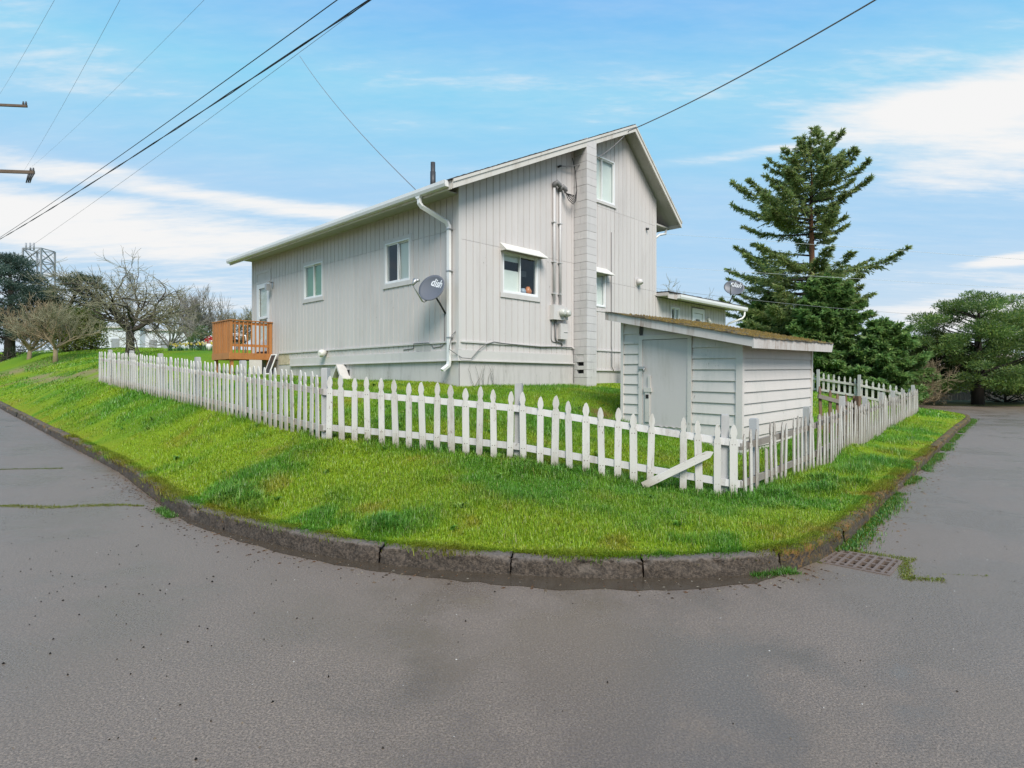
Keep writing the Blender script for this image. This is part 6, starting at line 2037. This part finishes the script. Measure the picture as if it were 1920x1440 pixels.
def p3(px, py, Y): return Vector(((px - 960) / 1127 * Y, Y, 1.6 + (711 - py) / 1127 * Y))
def wire(label, a, b, sag, r, mat='cable', n=26, twin=0):
    mb = MB()
    for s_ in ([0] if not twin else [-1, 1]):
        pts_ = []
        for k in range(n + 1):
            t_ = k / n
            p = a.lerp(b, t_); p.z -= sag * 4 * t_ * (1 - t_)
            if twin: p = p + Vector((.02 * math.cos(k * 1.9) * s_, 0, .03 * math.sin(k * 1.9) * s_))
            pts_.append(tuple(p))
        mb.tube(pts_, r, 5, False)
    return tag(mb.build('overhead_cable', M[mat]), label, 'cable', 'overhead cables')
wire('thick twisted overhead cable crossing the upper left sky', p3(-46, 474, 62), p3(905, -143, 15), .35, .019, twin=1)
wire('overhead cable running just above the thick twisted one', p3(-46, 474, 62.3), p3(890, -188, 15.2), .30, .017)
wire('thin overhead cable hanging just below the thick twisted one', p3(-46, 530, 62), p3(930, -175, 15), .30, .007, 'greycable')
J = p3(556, 92, 28.0)
wire('thin service wire dropping from the cables to the house eave', p3(562, 105, 27.8), Vector(wl_(-.58, .62, 5.62)), .25, .010, 'greycable')
wire('dark service cable from the upper right to the gable peak', p3(1905, -160, 7.5), p3(1178, 246, 16.9), .16, .014, 'greycable')
wire('dark service cable swagged under the rake to the weatherheads', p3(1178, 246, 16.9), Vector(wl_(3.32, -.12, 7.02)), .28, .014, 'greycable')
wire('faint wire at the far upper left corner', p3(-20, 206, 35), p3(110, -14, 12), .1, .003, 'greycable')
wire('faint wire running up from the lower crossarm at the upper left', p3(46, 318, 35), p3(250, -47, 12), .15, .0035, 'greycable')
wire('faint wire right of the crossarms in the left sky', p3(60, 312, 40), p3(420, -38, 12), .15, .003, 'greycable')
wire('pale wire passing in front of the fir at mid height', p3(1180, 434, 44), p3(2000, 492, 27), .0, .009, 'gutter')
wire('pale wire passing in front of the fir below its bare trunk', p3(1180, 497, 44), p3(2000, 546, 27), .0, .008, 'gutter')
wire('thin wire strung from the wing to the pine', p3(1230, 541, 30), p3(1730, 590, 36), .12, .008, 'galv')


# ---------------------------------------------------------------- grass and moss over the kerb
g_ = np.random.default_rng(91)
near_k = np.where((np.hypot(KP[:, 0], KP[:, 1]) < 16))[0]
n = 30000
ii = g_.choice(near_k, n)
lump_ = fbm(KS[ii] * 1.6, np.zeros(n), 4, 95)
off = KERB_W + .04 - np.abs(g_.normal(0, .075, n)) * np.clip(lump_ * 2.4 - .2, .25, 1.6)
jt = g_.uniform(-.055, .055, n)
x = KP[ii, 0] + KN[ii, 0] * off + kt[ii, 0] * jt; y = KP[ii, 1] + KN[ii, 1] * off + kt[ii, 1] * jt
c, mo = lawn_colour(x, y)
c = c * g_.uniform(.7, 1.3, (n, 1))
outw = np.arctan2(-KN[ii, 1], -KN[ii, 0]) + g_.normal(0, .8, n)
h = (.03 + .05 * np.clip(lump_ * 2 - .5, 0, 1)) * g_.uniform(.6, 1.4, n)
tag(blade_mesh('grass', np.stack([x, y, zroad(KP[ii, 0], KP[ii, 1]) + KERB_H - .012], 1), h, np.full(n, .0055), outw, g_.uniform(.4, 1.3, n), c, 2), 'grass blades leaning out over the kerb edge', 'grass', kind='stuff')
# orange-brown moss cushions on the kerb tops
n = 15000
ii = g_.choice(near_k, n)
side = np.where(KP[ii, 0] > 0, np.clip((KP[ii, 0] - 1.5) / 1.0, 0, 1), np.clip((-KP[ii, 0] - 3.0) / 2.0, 0, .8))
keep = g_.random(n) < np.maximum(side, .10) * np.clip(fbm(KS[ii] * 2.1, np.full(n, .4), 3, 97) * 3 - .9, 0, 1)
ii = ii[keep]; n = len(ii)
tt = g_.random(n)
off = .006 + tt ** 1.2 * (KERB_W - .01); drop = np.where(g_.random(n) < .3, g_.uniform(0, .07, n), 0)
off = np.where(drop > 0, .004, off)
jt = g_.uniform(-.055, .055, n)
x = KP[ii, 0] + KN[ii, 0] * off + kt[ii, 0] * jt; y = KP[ii, 1] + KN[ii, 1] * off + kt[ii, 1] * jt
col_ = np.array([(0.20, 0.105, 0.015), (0.10, 0.070, 0.014), (0.14, 0.135, 0.014), (0.27, 0.15, 0.02), (0.07, 0.05, 0.015)])[g_.integers(0, 5, n)] * g_.uniform(.7, 1.2, (n, 1))
outw = np.arctan2(-KN[ii, 1], -KN[ii, 0]) + g_.normal(0, 1.2, n)
tag(blade_mesh('moss', np.stack([x, y, zroad(KP[ii, 0], KP[ii, 1]) + KERB_H - .006 - drop], 1), g_.uniform(.008, .024, n), np.full(n, .012), outw, g_.uniform(.2, 1.2, n), col_, 1), 'orange-brown moss growing on the kerb stones', 'moss', kind='stuff')

# broad-leaved weeds in the turf
g_ = np.random.default_rng(101)
n = 150
x = g_.uniform(-9, 9, n); y = g_.uniform(4.8, 13, n)
k = inside(LP, x, y) & (dist_path(x, y) > .35) & ~inside(shed_poly, x, y) & ~inside(house_poly, x, y)
x, y = x[k], y[k]; n = len(x)
L = 9
xs = np.repeat(x, L) + g_.normal(0, .012, n * L); ys = np.repeat(y, L) + g_.normal(0, .012, n * L); zs = zlawn(xs, ys) + .015
sz = np.repeat(g_.uniform(.04, .11, n), L) * g_.uniform(.7, 1.2, n * L)
cw_ = np.repeat(np.array([(0.17, 0.34, 0.04), (0.20, 0.36, 0.05), (0.25, 0.36, 0.06), (0.15, 0.30, 0.04)])[g_.integers(0, 4, n)], L, axis=0) * g_.uniform(.8, 1.2, (n * L, 1))
tag(blade_mesh('weeds', np.stack([xs, ys, zs], 1), sz, sz * .34, g_.uniform(0, 6.28, n * L), g_.uniform(.7, 1.3, n * L), cw_, 2), 'broad-leaved weeds dotted through the lawn', 'weeds', kind='stuff')
# long pale dead stems
n = 700
x = g_.uniform(-9, 9, n); y = g_.uniform(4.8, 12, n)
k = inside(LP, x, y) & (dist_path(x, y) > .2) & ~inside(shed_poly, x, y)
x, y = x[k], y[k]; n = len(x)
tag(blade_mesh('dead_stems', np.stack([x, y, zlawn(x, y)], 1), g_.uniform(.06, .16, n), np.full(n, .004), g_.uniform(0, 6.28, n), g_.uniform(.3, 1.3, n), np.array((0.42, 0.34, 0.17))[None] * g_.uniform(.6, 1.2, (n, 1)), 2), 'pale dead stems standing in the lawn', 'grass', kind='stuff')
